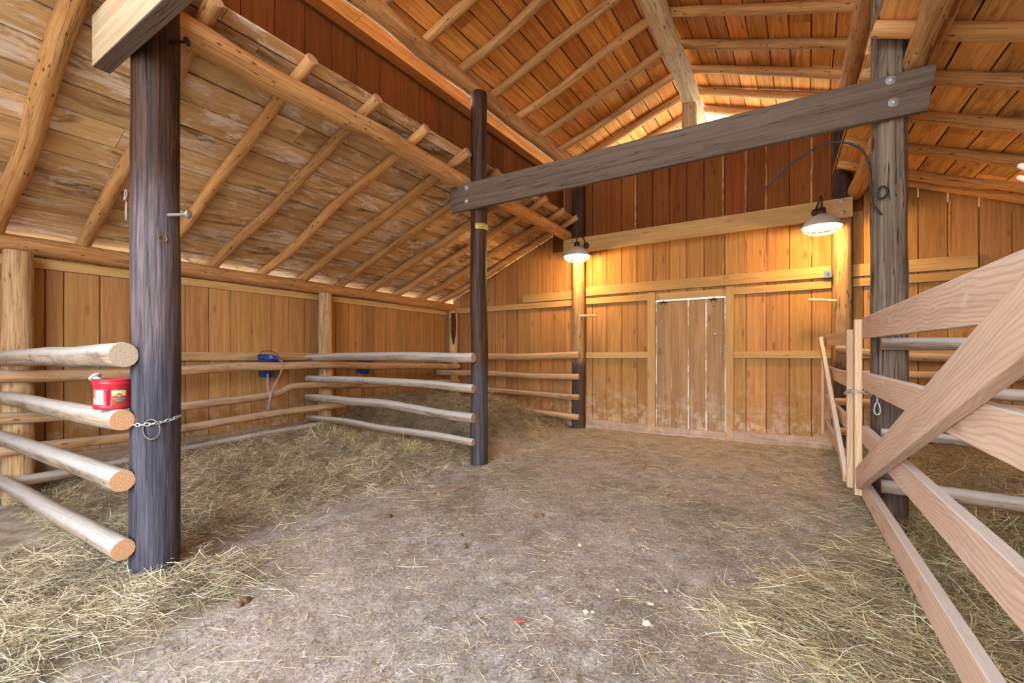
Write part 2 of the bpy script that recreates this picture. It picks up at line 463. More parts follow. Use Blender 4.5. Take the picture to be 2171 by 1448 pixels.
def tube_data(pts, r, sides=8, closed=False):
    pts = [V(p) for p in pts]
    n = len(pts); vs_, fs = [], []
    up = V((0, 0, 1))
    prev = None
    rad = r if isinstance(r, (list, tuple)) else [r] * n
    for i, p in enumerate(pts):
        if closed:
            d = pts[(i + 1) % n] - pts[i - 1]
        else:
            d = pts[min(i + 1, n - 1)] - pts[max(i - 1, 0)]
        d.normalize()
        if prev is None:
            u = up if abs(d.z) < 0.9 else V((1, 0, 0))
            a = d.cross(u).normalized()
        else:
            a = (prev - d * prev.dot(d)).normalized()
        prev = a
        b = d.cross(a)
        for k in range(sides):
            t = 2 * math.pi * k / sides
            vs_.append(p + a * math.cos(t) * rad[i] + b * math.sin(t) * rad[i])
    m = n if closed else n - 1
    for i in range(m):
        for k in range(sides):
            j = (i + 1) % n
            fs.append((i * sides + k, i * sides + (k + 1) % sides, j * sides + (k + 1) % sides, j * sides + k))
    if not closed:
        fs.append(tuple(reversed(range(sides)))); fs.append(tuple(range((n - 1) * sides, n * sides)))
    return vs_, fs


def tube(name, pts, r, mat, parent=None, sides=8, closed=False, loc=None):
    vs_, fs = tube_data(pts, r, sides, closed)
    o = V(loc) if loc is not None else V(pts[0])
    return mesh_obj(name, [p - o for p in vs_], fs, mat, Matrix.Translation(o), parent, smooth=True)


def multi(name, parts, mat, loc, parent=None, smooth=True):
    vs_, fs = [], []
    o = V(loc)
    for a, b in parts:
        k = len(vs_)
        vs_ += [V(p) - o for p in a]; fs += [tuple(i + k for i in f) for f in b]
    return mesh_obj(name, vs_, fs, mat, Matrix.Translation(o), parent, smooth=smooth)


def lathe(name, prof, mat, mw, parent=None, sides=32, ang=(0, 2 * math.pi), mod=None):
    full = abs(ang[1] - ang[0] - 2 * math.pi) < 1e-6
    n = sides if full else sides + 1
    vs_, fs = [], []
    for (r, z) in prof:
        for k in range(n):
            a = ang[0] + (ang[1] - ang[0]) * k / sides
            q = r if mod is None else mod(r, z, a)
            vs_.append((q * math.cos(a), q * math.sin(a), z))
    for i in range(len(prof) - 1):
        for k in range(sides):
            k2 = (k + 1) % n
            fs.append((i * n + k, i * n + k2, (i + 1) * n + k2, (i + 1) * n + k))
    return mesh_obj(name, vs_, fs, mat, mw, parent, smooth=True)


def link_ring(c, ax, up, a=0.016, b=0.009, r=0.0024):
    """one oval chain link: long axis ax, short axis up"""
    ax = V(ax).normalized(); up = V(up); up = (up - ax * up.dot(ax)).normalized()
    pts = [V(c) + ax * math.cos(t) * a + up * math.sin(t) * b for t in [2 * math.pi * i / 12 for i in range(12)]]
    return tube_data(pts, r, 6, True)


def chain(name, pts, mat, size=0.016, r=0.0026, parent=None):
    pts = [V(p) for p in pts]
    seg = [0.0]
    for a, b in zip(pts, pts[1:]):
        seg.append(seg[-1] + (b - a).length)
    tot = seg[-1]; step = size * 1.55; n = max(2, int(tot / step))
    parts = []
    for i in range(n):
        s = (i + 0.5) * tot / n
        j = max(k for k in range(len(seg)) if seg[k] <= s + 1e-9); j = min(j, len(pts) - 2)
        t = (s - seg[j]) / (seg[j + 1] - seg[j])
        c = pts[j].lerp(pts[j + 1], t); d = pts[j + 1] - pts[j]
        u = V((0.3, 0.2, 1)) if abs(d.normalized().z) < 0.8 else V((1, 0.2, 0))
        u = u if i % 2 else d.cross(u)
        parts.append(link_ring(c, d, u, size, size * 0.58, r))
    return multi(name, parts, mat, pts[0], parent)


def text_mesh(txt, size, width=None):
    cu = bpy.data.curves.new('lettering', 'FONT')
    cu.body = txt; cu.size = size; cu.align_x = 'CENTER'; cu.align_y = 'CENTER'; cu.resolution_u = 2
    o = bpy.data.objects.new('lettering', cu)
    C.objects.link(o)
    bpy.context.view_layer.update()
    me = bpy.data.meshes.new_from_object(o)
    bpy.data.objects.remove(o)
    vs_ = [v.co.copy() for v in me.vertices]; fs = [tuple(p.vertices) for p in me.polygons]
    if width and vs_:
        x0 = min(v.x for v in vs_); x1 = max(v.x for v in vs_)
        k = width / (x1 - x0)
        for v in vs_:
            v.x *= k
    bpy.data.meshes.remove(me)
    return vs_, fs


def wrap(vs_, R, ang, z, axis=None):
    """flat print (x to the side, y up) laid round a cylinder of radius R, centred on angle ang; x grows clockwise seen from above outside"""
    return [V((R * math.cos(ang + v.x / R), R * math.sin(ang + v.x / R), z + v.y)) for v in vs_]


def patch(x0, x1, y0, y1, n=8):
    vs_, fs = [], []
    for i in range(n + 1):
        x = x0 + (x1 - x0) * i / n
        vs_ += [V((x, y0, 0)), V((x, y1, 0))]
    for i in range(n):
        fs.append((2 * i, 2 * i + 2, 2 * i + 3, 2 * i + 1))
    return vs_, fs


ORD = ['first', 'second', 'third', 'fourth', 'fifth', 'sixth', 'seventh', 'eighth', 'ninth', 'tenth', 'eleventh', 'twelfth', 'thirteenth', 'fourteenth', 'fifteenth', 'sixteenth', 'seventeenth']


def smooth01(a, b, x):
    t = np.clip((x - a) / (b - a), 0, 1)
    return t * t * (3 - 2 * t)


def wavy(X, Y):
    return 0.5 * np.sin(X * 3.1 + 1.3 * np.sin(Y * 2.3)) + 0.3 * np.sin(Y * 5.7 + X * 2.2) + 0.2 * np.sin(X * 11 + Y * 7.3)


def XR(Y):                                                       # the line of the gate-side posts
    return 0.51 - 0.047 * (Y - 4.3)


def hay_mask(X, Y):
    w_ = wavy(X, Y) * 0.16
    stall = smooth01(-3.10, -3.55, X + w_) * smooth01(0.75, 1.1, Y + w_)
    corner = smooth01(-2.35, -2.95, X + w_ * 1.3) * smooth01(1.75, 1.25, Y + w_)
    gate = smooth01(0.12, 0.5, X + w_) * smooth01(7.2, 7.0, Y)
    fan = smooth01(-0.72, 0.05, X + w_ * 1.4 - 0.62 * np.abs(Y - 2.45)) * smooth01(3.7, 2.9, Y + w_)
    return np.clip(np.maximum.reduce([stall, corner, gate, fan * 0.95]), 0, 1)


def floor_z(X, Y):
    X = np.asarray(X, float); Y = np.asarray(Y, float)
    z = 0.021 * (Y - 1.2)
    s = smooth01(-3.25, -4.3, X)
    z = z + s * (0.10 + 0.10 * smooth01(-4.3, -5.8, X)) * smooth01(0.9, 2.2, Y)
    z = z + s * 0.13 * smooth01(4.2, 5.0, Y) * smooth01(7.1, 6.2, Y)
    z = z + smooth01(-3.15, -3.6, X) * 0.13 * smooth01(4.5, 5.1, Y) * smooth01(7.0, 6.2, Y)
    z = z + 0.20 * np.exp(-((X + 3.95) / 0.48) ** 2 - ((Y - 5.55) / 0.6) ** 2)
    z = z + smooth01(0.45, 1.3, X) * 0.13 * smooth01(0.6, 1.5, Y)
    z = z + 0.012 * wavy(X * 1.3, Y * 1.3) + 0.006 * np.sin(X * 17 + 3 * np.sin(Y * 9)) * np.sin(Y * 15)
    z = z + hay_mask(X, Y) * 0.03
    return z


def fz(x, y):
    return float(floor_z(np.array([x]), np.array([y]))[0])


# ------------------------------------------------------------------ ground and floor
def floor():
    xs = np.arange(-6.05, 3.45, 0.05); ys = np.arange(-2.8, 7.26, 0.05)
    X, Y = np.meshgrid(xs, ys)
    Z = floor_z(X, Y)
    Vv = np.stack([X.ravel(), Y.ravel(), Z.ravel()], 1)
    nx, ny = len(xs), len(ys)
    i = np.arange(nx - 1); j = np.arange(ny - 1)
    I, J = np.meshgrid(i, j)
    a = (J * nx + I).ravel()
    F_ = np.stack([a, a + 1, a + nx + 1, a + nx], 1)
    me = bpy.data.meshes.new('floor')
    me.vertices.add(len(Vv)); me.vertices.foreach_set('co', Vv.astype(np.float32).ravel())
    me.loops.add(F_.size); me.loops.foreach_set('vertex_index', F_.astype(np.int32).ravel())
    me.polygons.add(len(F_)); me.polygons.foreach_set('loop_start', np.arange(0, F_.size, 4, dtype=np.int32))
    me.update(calc_edges=True)
    me.polygons.foreach_set('use_smooth', np.ones(len(F_), bool))
    at = me.attributes.new('hay', 'FLOAT', 'POINT')
    at.data.foreach_set('value', hay_mask(X, Y).ravel().astype(np.float32))
    me.materials.append(M['dirt'])
    o = bpy.data.objects.new('floor', me); C.objects.link(o)
    struct(o, 'trodden dirt floor of the barn aisle and stalls')


floor()
o = mesh_obj('ground', [(-60, -60, -0.16), (60, -60, -0.16), (60, 60, -0.16), (-60, 60, -0.16)], [(0, 1, 2, 3)], M['ground'])
struct(o, 'pale gravel ground outside the barn')

def hill():
    vs_, fs = [], []
    n, m = 40, 16
    for j in range(m + 1):
        for i in range(n + 1):
            x = -50 + 100 * i / n; y = 13 + 45 * j / m
            z = -0.3 + (y - 13) * 0.62 + 1.6 * noise.noise(V((x * 0.12, y * 0.12, 0))) * min(1, (y - 13) / 6)
            vs_.append((x, y, z))
    for j in range(m):
        for i in range(n):
            a = j * (n + 1) + i
            fs.append((a, a + 1, a + n + 2, a + n + 1))
    g = G('snow_and_brush')
    tc = g.n('ShaderNodeTexCoord')
    f = g.noise(tc.outputs['Object'], 1.6, 8, 0.7)
    g.done(g.mix(g.rng(f, 0.44, 0.56), (0.07, 0.10, 0.05), (0.62, 0.64, 0.62)), 0.95, 0.1)
    struct(mesh_obj('hill', vs_, fs, g.m, smooth=True), 'snowy brush covered slope behind the barn')


hill()

# ------------------------------------------------------------------ walls
WX = -6.02
YB = 7.2
FRONT = -2.3


def wall_parent(name, loc, label):
    e = empty(name, loc)
    return struct(e, label)


# wall behind the hay stalls
wl = wall_parent('wall_left', (WX, 3.5, 0), 'board wall of wide upright pine planks behind the hay stalls')
J = [FRONT + 0.3 * i for i in range(6)] + [-0.45, -0.2, 0.05, 0.3, 0.55, 0.8, 1.05, 1.30, 1.43, 1.70, 1.95, 2.20, 2.46, 2.71, 2.96, 3.21, 3.47, 3.72, 3.96, 4.22, 4.47, 4.71, 4.96, 5.21, 5.47, 5.71, 5.94, 6.19, 6.45, 6.69, 6.95, 7.2]
for a, b in zip(J, J[1:]):
    y = (a + b) / 2; d = random.uniform(-0.002, 0.002)
    board('board', (WX - 0.012 + d, y, 0.0), (WX - 0.012 + d, y, 2.28), b - a - 0.007, 0.022, M['wall'], (1, 0, 0), wl)
board('backing', (WX - 0.035, FRONT, 1.15), (WX - 0.035, 7.2, 1.15), 2.25, 0.012, M['cover'], (1, 0, 0), wl)  # sheet added behind the boards to stop daylight in the gaps
o = board('trim_1', (WX + 0.012, FRONT, 2.165), (WX + 0.012, 7.12, 2.185), 0.09, 0.024, M['trim'], (1, 0, 0)); struct(o, 'sawn board running under the eave log')
o = board('trim_2', (WX + 0.02, FRONT, 1.31), (WX + 0.02, 7.12, 1.315), 0.10, 0.04, M['rail_warm'], (1, 0, 0)); struct(o, 'horizontal girt board on the hay stall wall, at rail height')
o = board('baseboard_left', (WX + 0.02, FRONT, 0.28), (WX + 0.02, 7.12, 0.34), 0.15, 0.04, M['sill'], (1, 0, 0)); struct(o, 'dusty base board of the hay stall wall')

# back wall: board joints read across the wall
wb = wall_parent('wall_back', (-1.5, YB, 0), 'back wall of wide upright pine planks with the plank door')
JX = [-6.0, -5.8, -5.63, -5.40, -5.17, -4.96, -4.71, -4.47, -4.22, -3.98, -3.74, -3.49, -3.24, -3.0, -2.75, -2.5, -2.25, -2.0, -1.75, -1.5, -1.26, -0.98, -0.71, -0.46, -0.19, 0.06, 0.28, 0.49, 0.60, 0.86, 1.12, 1.38, 1.64, 1.9, 2.15, 2.4, 2.65, 2.9, 3.2]


def roof_under(x):                                               # underside of the roofs over the back wall
    if x < -3.63:
        return 3.605 + 0.433 * (x + 3.186) + 0.05
    if x > 0.62:
        return 3.595 - 0.375 * (x - 0.30) + 0.05
    return 4.36


for a, b in zip(JX, JX[1:]):
    x = (a + b) / 2; d = random.uniform(-0.002, 0.002)
    top = roof_under(x)
    low = 0.0
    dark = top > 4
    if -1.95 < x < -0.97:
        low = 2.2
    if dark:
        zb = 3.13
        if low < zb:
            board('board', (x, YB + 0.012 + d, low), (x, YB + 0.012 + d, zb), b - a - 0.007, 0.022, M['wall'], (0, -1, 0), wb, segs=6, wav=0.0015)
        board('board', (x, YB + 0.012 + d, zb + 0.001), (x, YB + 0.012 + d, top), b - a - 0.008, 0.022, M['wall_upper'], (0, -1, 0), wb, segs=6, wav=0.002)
    else:
        board('board', (x, YB + 0.012 + d, 0.0), (x, YB + 0.012 + d, top), b - a - 0.007, 0.022, M['wall'], (0, -1, 0), wb, segs=6, wav=0.0015, skew1=(0.375 if x > 0 else -0.433) * (b - a))
bx = [(-6.0, YB + 0.03), (-1.98, YB + 0.03), (-0.95, YB + 0.03), (3.2, YB + 0.03)]
vs_, fs = [], []
for (x0, x1, z0, z1, z2) in ((-6.0, -3.7, 0.0, 2.43, 3.40), (-3.7, -1.96, 0.0, 4.36, 4.36), (-1.96, -0.965, 2.2, 4.36, 4.36), (-0.965, 0.62, 0.0, 4.36, 4.36), (0.62, 3.2, 0.0, 3.40, 2.40)):
    k = len(vs_)
    vs_ += [(x0, 0.031, z0), (x1, 0.031, z0), (x1, 0.031, z2), (x0, 0.031, z1)]
    fs.append((k, k + 1, k + 2, k + 3))
mesh_obj('backing', [(x + 1.5, y, z) for x, y, z in vs_], fs, M['cover'], Matrix.Translation((-1.5, YB, 0)), wb)  # added dark sheet, keeps daylight out of the board joints

for xe, zb_, zt_ in ((-2.28, 2.5, 4.3), (-1.01, 2.5, 4.35), (-0.72, 2.5, 4.35), (-0.47, 2.5, 4.35), (0.05, 2.5, 4.3), (1.39, 2.5, 3.1)):
    board('bark_edge', (xe, YB - 0.002, zb_), (xe + 0.01, YB - 0.002, zt_), 0.015, 0.006, M['log'], (0, -1, 0), wb, segs=22, wav=0.007)


def btrim(name, x0, x1, z0, z1, th, lab, mat='trim', za=0.0, off=0.0):
    o = board(name, (x0, YB - th / 2 - off, (z0 + z1) / 2), (x1, YB - th / 2 - off, (z0 + z1) / 2 + za), z1 - z0, th, M[mat], (0, -1, 0), segs=4, wav=0.001)
    return struct(o, lab)


btrim('trim_3', -4.33, -3.34, 2.29, 2.43, 0.045, 'short upper girt board between the hay stall corner and the back post')
btrim('trim_4', -5.95, -3.34, 2.175, 2.275, 0.045, 'long girt board across the back wall of the hay stall')
btrim('trim_5', -3.1, 0.27, 2.325, 2.475, 0.045, 'wide girt board above the plank door')
btrim('trim_6', -3.1, -2.07, 2.185, 2.285, 0.04, 'narrow girt board beside the plank door, lamp side')
btrim('trim_7', -0.86, 0.27, 2.185, 2.285, 0.04, 'narrow girt board between plank door and gate-side post')
btrim('trim_8', -3.1, -2.07, 1.29, 1.39, 0.04, 'rail-height girt board on the hay side of the plank door')
btrim('trim_9', -0.86, 0.27, 1.29, 1.39, 0.04, 'rail-height girt board on the gate side of the plank door')
btrim('trim_10', 0.49, 1.62, 2.31, 2.46, 0.045, 'upper girt board behind the grey post')
btrim('trim_11', 0.49, 2.2, 2.185, 2.285, 0.045, 'lower girt board behind the grey post')
btrim('trim_12', 0.49, 3.1, 1.29, 1.39, 0.04, 'rail-height girt board in the gated stall')
btrim('baseboard_back', -3.1, -2.07, 0.12, 0.275, 0.045, 'dusty sill board beside the plank door, lamp side', 'sill')
btrim('baseboard_back', -0.86, 0.36, 0.115, 0.265, 0.045, 'dusty sill board between plank door and gates', 'sill')
btrim('baseboard_back', -5.9, -3.3, 0.2, 0.34, 0.045, 'grey sill board behind the heaped hay', 'sill')
btrim('baseboard_back', 0.5, 3.1, 0.12, 0.27, 0.045, 'sill board of the gated stall', 'sill')

# plank door with its frame
d1 = struct(empty('door_1', (-1.46, YB, 0.13)), 'plank door of four upright boards with daylight in its gaps')
for xa, xb, nm in ((-2.07, -1.955, 'jamb'), (-0.97, -0.86, 'jamb')):
    board(nm, ((xa + xb) / 2, YB - 0.025, 0.08), ((xa + xb) / 2, YB - 0.025, 2.30), xb - xa, 0.05, M['trim'], (0, -1, 0), d1, segs=4, wav=0.001)
board('header', (-1.955, YB - 0.01, 2.231), (-0.97, YB - 0.01, 2.231), 0.108, 0.03, M['trim'], (0, -1, 0), d1)
board('threshold', (-1.955, YB - 0.015, 0.185), (-0.97, YB - 0.015, 0.175), 0.12, 0.06, M['sill'], (0, -1, 0), d1)
for xa, xb in ((-1.953, -1.7295), (-1.7260, -1.487), (-1.481, -1.237), (-1.2325, -0.981)):
    board('plank', ((xa + xb) / 2, YB + 0.02, 0.2), ((xa + xb) / 2, YB + 0.02, 2.162), xb - xa, 0.024, M['door'], (0, -1, 0), d1, segs=8, wav=0.002)
for x in (-1.84, -1.13):                                         # bolt heads of the hinge plates
    multi('hinge_plate', [tube_data([(x - 0.05, YB + 0.005, 2.14), (x + 0.05, YB + 0.005, 2.14)], 0.012, 6), tube_data([(x, YB + 0.005, 2.14), (x, YB + 0.005, 2.17)], 0.014, 6)] +
          [tube_data([(x + dx, YB + 0.008, 2.14 + dz), (x + dx, YB + 0.0, 2.14 + dz)], 0.008, 6) for dx, dz in ((-0.03, -0.03), (0.03, -0.03), (0, -0.10))], M['iron'], (x, YB, 2.14), d1)
multi('bolt_latch', [tube_data([(-1.11, YB + 0.0, 1.635), (-0.96, YB - 0.01, 1.64)], 0.006, 6), tube_data([(-1.13, YB + 0.0, 1.635), (-1.09, YB + 0.0, 1.635)], 0.02, 6)], M['steel'], (-1.05, YB, 1.635), d1)
multi('pull_handle', [tube_data([(-1.03, YB + 0.008, 1.32), (-1.03, YB - 0.03, 1.34), (-1.03, YB - 0.03, 1.40), (-1.03, YB + 0.008, 1.42)], 0.007, 6),
                      tube_data([(-1.03, YB + 0.006, 1.29), (-1.03, YB + 0.006, 1.32)], 0.014, 6), tube_data([(-1.03, YB + 0.006, 1.42), (-1.03, YB + 0.006, 1.45)], 0.014, 6)], M['steel'], (-1.03, YB, 1.37), d1)

# clerestory walls above the lean-to roofs
wc = wall_parent('wall_upper_left', (-3.53, 3.5, 3.3), 'upright orange boards between hay stall roof and eave log of the high roof')
JY = [FRONT + 0.3 * i for i in range(6)] + [-0.52, -0.25, 0.0, 0.25, 0.5, 0.77, 1.03, 1.3, 1.55, 1.8, 2.06, 2.32, 2.58, 2.85, 3.13, 3.4, 3.68, 3.95, 4.23, 4.5, 4.78, 5.05, 5.31, 5.57, 5.84, 6.11, 6.37, 6.63, 6.9, 7.18]
for a, b in zip(JY, JY[1:]):
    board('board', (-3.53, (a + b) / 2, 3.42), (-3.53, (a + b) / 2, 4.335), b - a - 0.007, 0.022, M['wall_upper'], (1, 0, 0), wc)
board('backing', (-3.555, FRONT, 3.87), (-3.555, 7.18, 3.87), 0.90, 0.012, M['cover'], (1, 0, 0), wc)  # added sheet that blocks daylight between the clerestory boards
wc2 = wall_parent('wall_upper_right', (0.62, 3.5, 3.3), 'upright boards between gate-side roof and its high eave log')
for a, b in zip(JY, JY[1:]):
    y = (a + b) / 2
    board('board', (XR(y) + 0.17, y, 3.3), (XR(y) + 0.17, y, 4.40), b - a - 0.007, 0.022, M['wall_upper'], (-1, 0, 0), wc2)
o = board('trim_13', (-3.50, FRONT, 4.29), (-3.50, 7.15, 4.29), 0.11, 0.04, M['wall_upper'], (1, 0, 0), segs=8, wav=0.003); struct(o, 'dark trim board just under the high eave log over the hay stalls')

# far wall of the gated stall (closes the barn on that side)
wr = wall_parent('wall_right', (3.2, 3.5, 0), 'board wall closing the gated stall')
y = FRONT
while y < 7.2:
    y2 = min(7.2, y + 0.26)
    board('board', (3.2, (y + y2) / 2, 0), (3.2, (y + y2) / 2, 2.3), y2 - y - 0.006, 0.022, M['wall'], (-1, 0, 0), wr)
    y = y2

# front walls of the two lean-tos, unseen behind the camera, added to narrow the daylight: the aisle between them stands open to the yard
for nm, xa, xb, lab in (('wall_front', -6.0, -3.35, 'unseen front wall of the hay stall lean-to, added to narrow the daylight'), ('wall_front', 0.85, 3.2, 'unseen front wall of the gated stall lean-to, added to narrow the daylight')):
    e = wall_parent(nm, ((xa + xb) / 2, FRONT, 0), lab)
    n = int(round((xb - xa) / 0.3)); q = (xb - xa) / n
    for i in range(n):
        x = xa + q * (i + 0.5)
        board('board', (x, FRONT, -0.1), (x, FRONT, roof_under(x) - 0.02), q - 0.004, 0.03, M['wall'], (0, 1, 0), e)

# ------------------------------------------------------------------ roofs
SL = 0.433
SN = math.sqrt(1 + SL * SL)


def sheath(name, label, pa, pb, ya, yb, mat, wd, offs, skew=0.0, cover=True, notch=None):
    """boards along the roof from eave point pa to upper point pb (x, z of the rafter line); offs = height over the rafter axis"""
    cx, cz = (pa[0] + pb[0]) / 2, (pa[1] + pb[1]) / 2
    e = struct(empty(name, (cx, (ya + yb) / 2, cz)), label)
    d = V((pb[0] - pa[0], 0, pb[1] - pa[1])); L = d.length; d.normalize()
    nrm = V((-d.z, 0, d.x))
    if nrm.z < 0:
        nrm = -nrm
    s = 0.0
    while s < L - 0.02:
        wi = min(wd + random.uniform(-0.012, 0.012), L - s)
        p = V((pa[0], 0, pa[1])) + d * (s + wi / 2) + nrm * (offs + random.uniform(0, 0.004))
        cuts = [ya]
        c = ya + random.uniform(1.2, 4.0)
        while c < yb - 1.0:
            cuts.append(c); c += random.uniform(2.4, 4.2)
        cuts.append(yb)
        pairs = list(zip(cuts, cuts[1:]))
        if notch and s + wi * 0.5 > L - notch[2]:
            pairs = [(ya, notch[0]), (notch[1], yb)]
        for a, b in pairs:
            xa, xb = -skew * (a - 4.3), -skew * (b - 4.3)
            board('board', (p.x + xa, a + 0.002, p.z), (p.x + xb, b - 0.002, p.z), wi - 0.012, 0.022, mat, nrm, e, segs=6, wav=0.0018)
        s += wi
    if cover:
        q0 = V((pa[0], 0, pa[1])) + nrm * (offs + 0.03); q1 = V((pb[0], 0, pb[1])) - d * (0.04 + (notch[2] if notch else 0)) + nrm * (offs + 0.03)
        vv = [(q0.x - skew * (ya - 4.3), ya, q0.z), (q1.x - skew * (ya - 4.3), ya, q1.z), (q1.x - skew * (yb - 4.3), yb, q1.z), (q0.x - skew * (yb - 4.3), yb, q0.z)]
        o0 = V((cx, (ya + yb) / 2, cz))
        mesh_obj('underlay', [V(x) - o0 for x in vv], [(0, 1, 2, 3)], M['cover'], Matrix.Translation(o0), e)
    return e


RL = 0.055                                                       # rafter radius
zl = lambda x: 3.605 + SL * (x + 3.186)                             # rafter axis, hay stall lean-to
sheath('ceiling', 'stained whitewashed plank ceiling of the lean-to over the hay stalls', (-6.35, zl(-6.35)), (-3.24, zl(-3.24)), FRONT, 7.75, M['roof'], 0.25, RL + 0.011)
zr = lambda x: 3.595 - 0.375 * (x - 0.39)                             # gate-side lean-to
sheath('ceiling', 'orange plank ceiling of the lean-to over the gated stall', (3.45, zr(3.45)), (0.37, zr(0.37)), FRONT, 7.75, M['roof_gate'], 0.25, RL + 0.011, skew=0.040, notch=(4.14, 4.50, 0.26))
NZ0, NZ1 = 4.575, 5.235
NS = (NZ1 - NZ0) / (-1.40 + 3.27)
znl = lambda x: NZ0 + NS * (x + 3.27)
znr = lambda x: NZ1 - NS * (x + 1.40)
sheath('ceiling', 'high plank ceiling slope over the hay stall side of the aisle', (-3.66, znl(-3.66)), (-1.40, znl(-1.40)), FRONT, 8.1, M['roof_nave'], 0.22, RL + 0.011)
sheath('ceiling', 'high plank ceiling slope over the gate side of the aisle', (0.86, znr(0.86)), (-1.40, znr(-1.40)), FRONT, 8.1, M['roof_nave'], 0.22, RL + 0.011, skew=0.0)

# rafters of the hay stall lean-to: Y at the eave, Y at the tail
RY = [(-0.9, -0.9), (-0.3, -0.35), (0.32, 0.25), (0.97, 0.91), (1.56, 1.48), (2.20, 2.17), (2.74, 2.82), (3.32, 3.44), (3.88, 4.10), (4.50, 4.73), (5.09, 5.35), (5.68, 5.93), (6.29, 6.53), (6.85, 7.0)]
for i, (ye, yt) in enumerate(RY):
    k = len(RY) - 1 - i
    xt = -3.186 + random.uniform(-0.02, 0.02)
    r = 0.068 if i == 3 else RL + random.uniform(-0.004, 0.004)
    xe = -6.3
    o = log('rafter', [(xt, yt, zl(xt)), (xe, ye + (ye - yt) * 0.12, zl(xe))], r * 0.95, r * 1.05, M['log'], lump=0.07, wob=0.02)
    tag(o, 'peeled log rafter of the hay stall roof, %s from the back wall' % ORD[k], 'rafter', 'rafters over the hay stalls')
RYR = [-1.4, -0.8, -0.2, 0.4, 1.0, 1.6, 2.2, 2.82, 3.45, 4.08, 4.69, 5.38, 6.08, 6.76, 7.05]
for i, yr in enumerate(RYR):
    k = len(RYR) - 1 - i
    xt = 0.395 - 0.028 * (yr - 4.08) + random.uniform(-0.01, 0.01)
    if i == len(RYR) - 1:
        xt = 0.55
    o = log('rafter', [(xt, yr, zr(xt)), (3.4, yr + 0.03, zr(3.4))], RL * 0.98, RL * 1.08, M['log'], lump=0.09, wob=0.03)
    tag(o, 'peeled log rafter over the gated stall, %s from the back wall' % ORD[k], 'rafter', 'rafters over the gated stall')
NY = [q + 0.07 for q in (-1.5, -0.9, -0.3, 0.4, 1.05, 1.7, 2.3, 2.88, 3.47, 4.04, 4.66, 5.27, 5.90, 6.49, 7.08, 7.66)]
for i, yn in enumerate(NY):
    k = len(NY) - 1 - i
    o = log('rafter', [(-3.42, yn, znl(-3.42)), (-1.43, yn, znl(-1.43))], RL, RL * 0.95, M['log'], lump=0.08, wob=0.02)
    tag(o, 'high log rafter over the hay side of the aisle, %s from the back' % ORD[k], 'rafter', 'high rafters, hay side')
    o = log('rafter', [(0.62, yn + 0.05, znr(0.62)), (-1.37, yn + 0.02, znr(-1.37))], RL, RL * 0.95, M['log'], lump=0.08, wob=0.02)
    tag(o, 'high log rafter over the gate side of the aisle, %s from the back' % ORD[k], 'rafter', 'high rafters, gate side')

# long logs
o = log('eave_log', [(-5.96, FRONT, 2.31), (-5.96, 3.0, 2.315), (-5.96, 7.24, 2.29)], 0.085, 0.075, M['log'], wob=0.02)
tag(o, 'long log lying along the top of the hay stall wall', 'log beam')
o = log('purlin_log', [(-3.37, FRONT, 3.43), (-3.37, 7.12, 3.33)], 0.094, 0.084, M['log'], wob=0.02)
tag(o, 'long log carrying the rafter tails of the hay stall roof', 'log beam')
o = log('plate_log', [(-3.31, FRONT, 4.47), (-3.31, 7.75, 4.45)], 0.098, 0.088, M['log'], wob=0.03)
tag(o, 'high eave log over the hay stall post tops', 'log beam')
o = log('ridge_log', [(-1.40, FRONT, 5.36), (-1.40, 5.1, 5.16), (-1.40, 6.7, 5.05), (-1.40, 7.62, 4.95)], 0.13, 0.115, M['log_pale'], lump=0.14, wob=0.02)
o.location.z += 0.0
tag(o, 'pale hewn ridge log at the top of the roof', 'log beam')
o = log('plate_log', [(0.78, FRONT, 4.46), (XR(4.0) - 0.01, 4.0, 4.45), (0.37, 7.75, 4.43)], 0.105, 0.092, M['log'], wob=0.02)
tag(o, 'high eave log beside the grey post top, gate side', 'log beam')
o = log('purlin_log', [(0.92, FRONT, 3.42), (0.69, 3.64, 3.39), (0.668, 4.25, 3.378), (0.51, 7.1, 3.33)], 0.094, 0.088, M['log'], wob=0.02)
tag(o, 'log under the rafters of the gated stall roof, crossing behind the grey post', 'log beam')
o = log('eave_log', [(3.14, FRONT, 2.40), (3.1, 7.24, 2.40)], 0.085, 0.075, M['log'])
tag(o, 'log along the top of the gated stall wall', 'log beam')
o = log('gable_log', [(-3.5, 7.12, 4.40), (0.75, 7.12, 4.40)], 0.085, 0.08, M['log'])
tag(o, 'crosswise log on top of the back wall boards', 'log beam')

# king post under the ridge log
o = board('king_post', (-1.42, 6.98, 4.46), (-1.42, 6.98, 5.08), 0.19, 0.16, M['log_wall'], (0, -1, 0), ch=0.03, segs=6, wav=0.006)
tag(o, 'short squared post under the pale ridge log', 'post')

# ------------------------------------------------------------------ posts
def post(x, y, z0, z1, r, mat, label, sides=20, lump=0.05, **kw):
    o = log('log_post', [(x, y, z0), (x, y, z1)], r, r * 0.93, mat, M['end_grey'], lump=lump, sides=sides, step=0.12, wob=0.008, **kw)
    return tag(o, label, 'post')


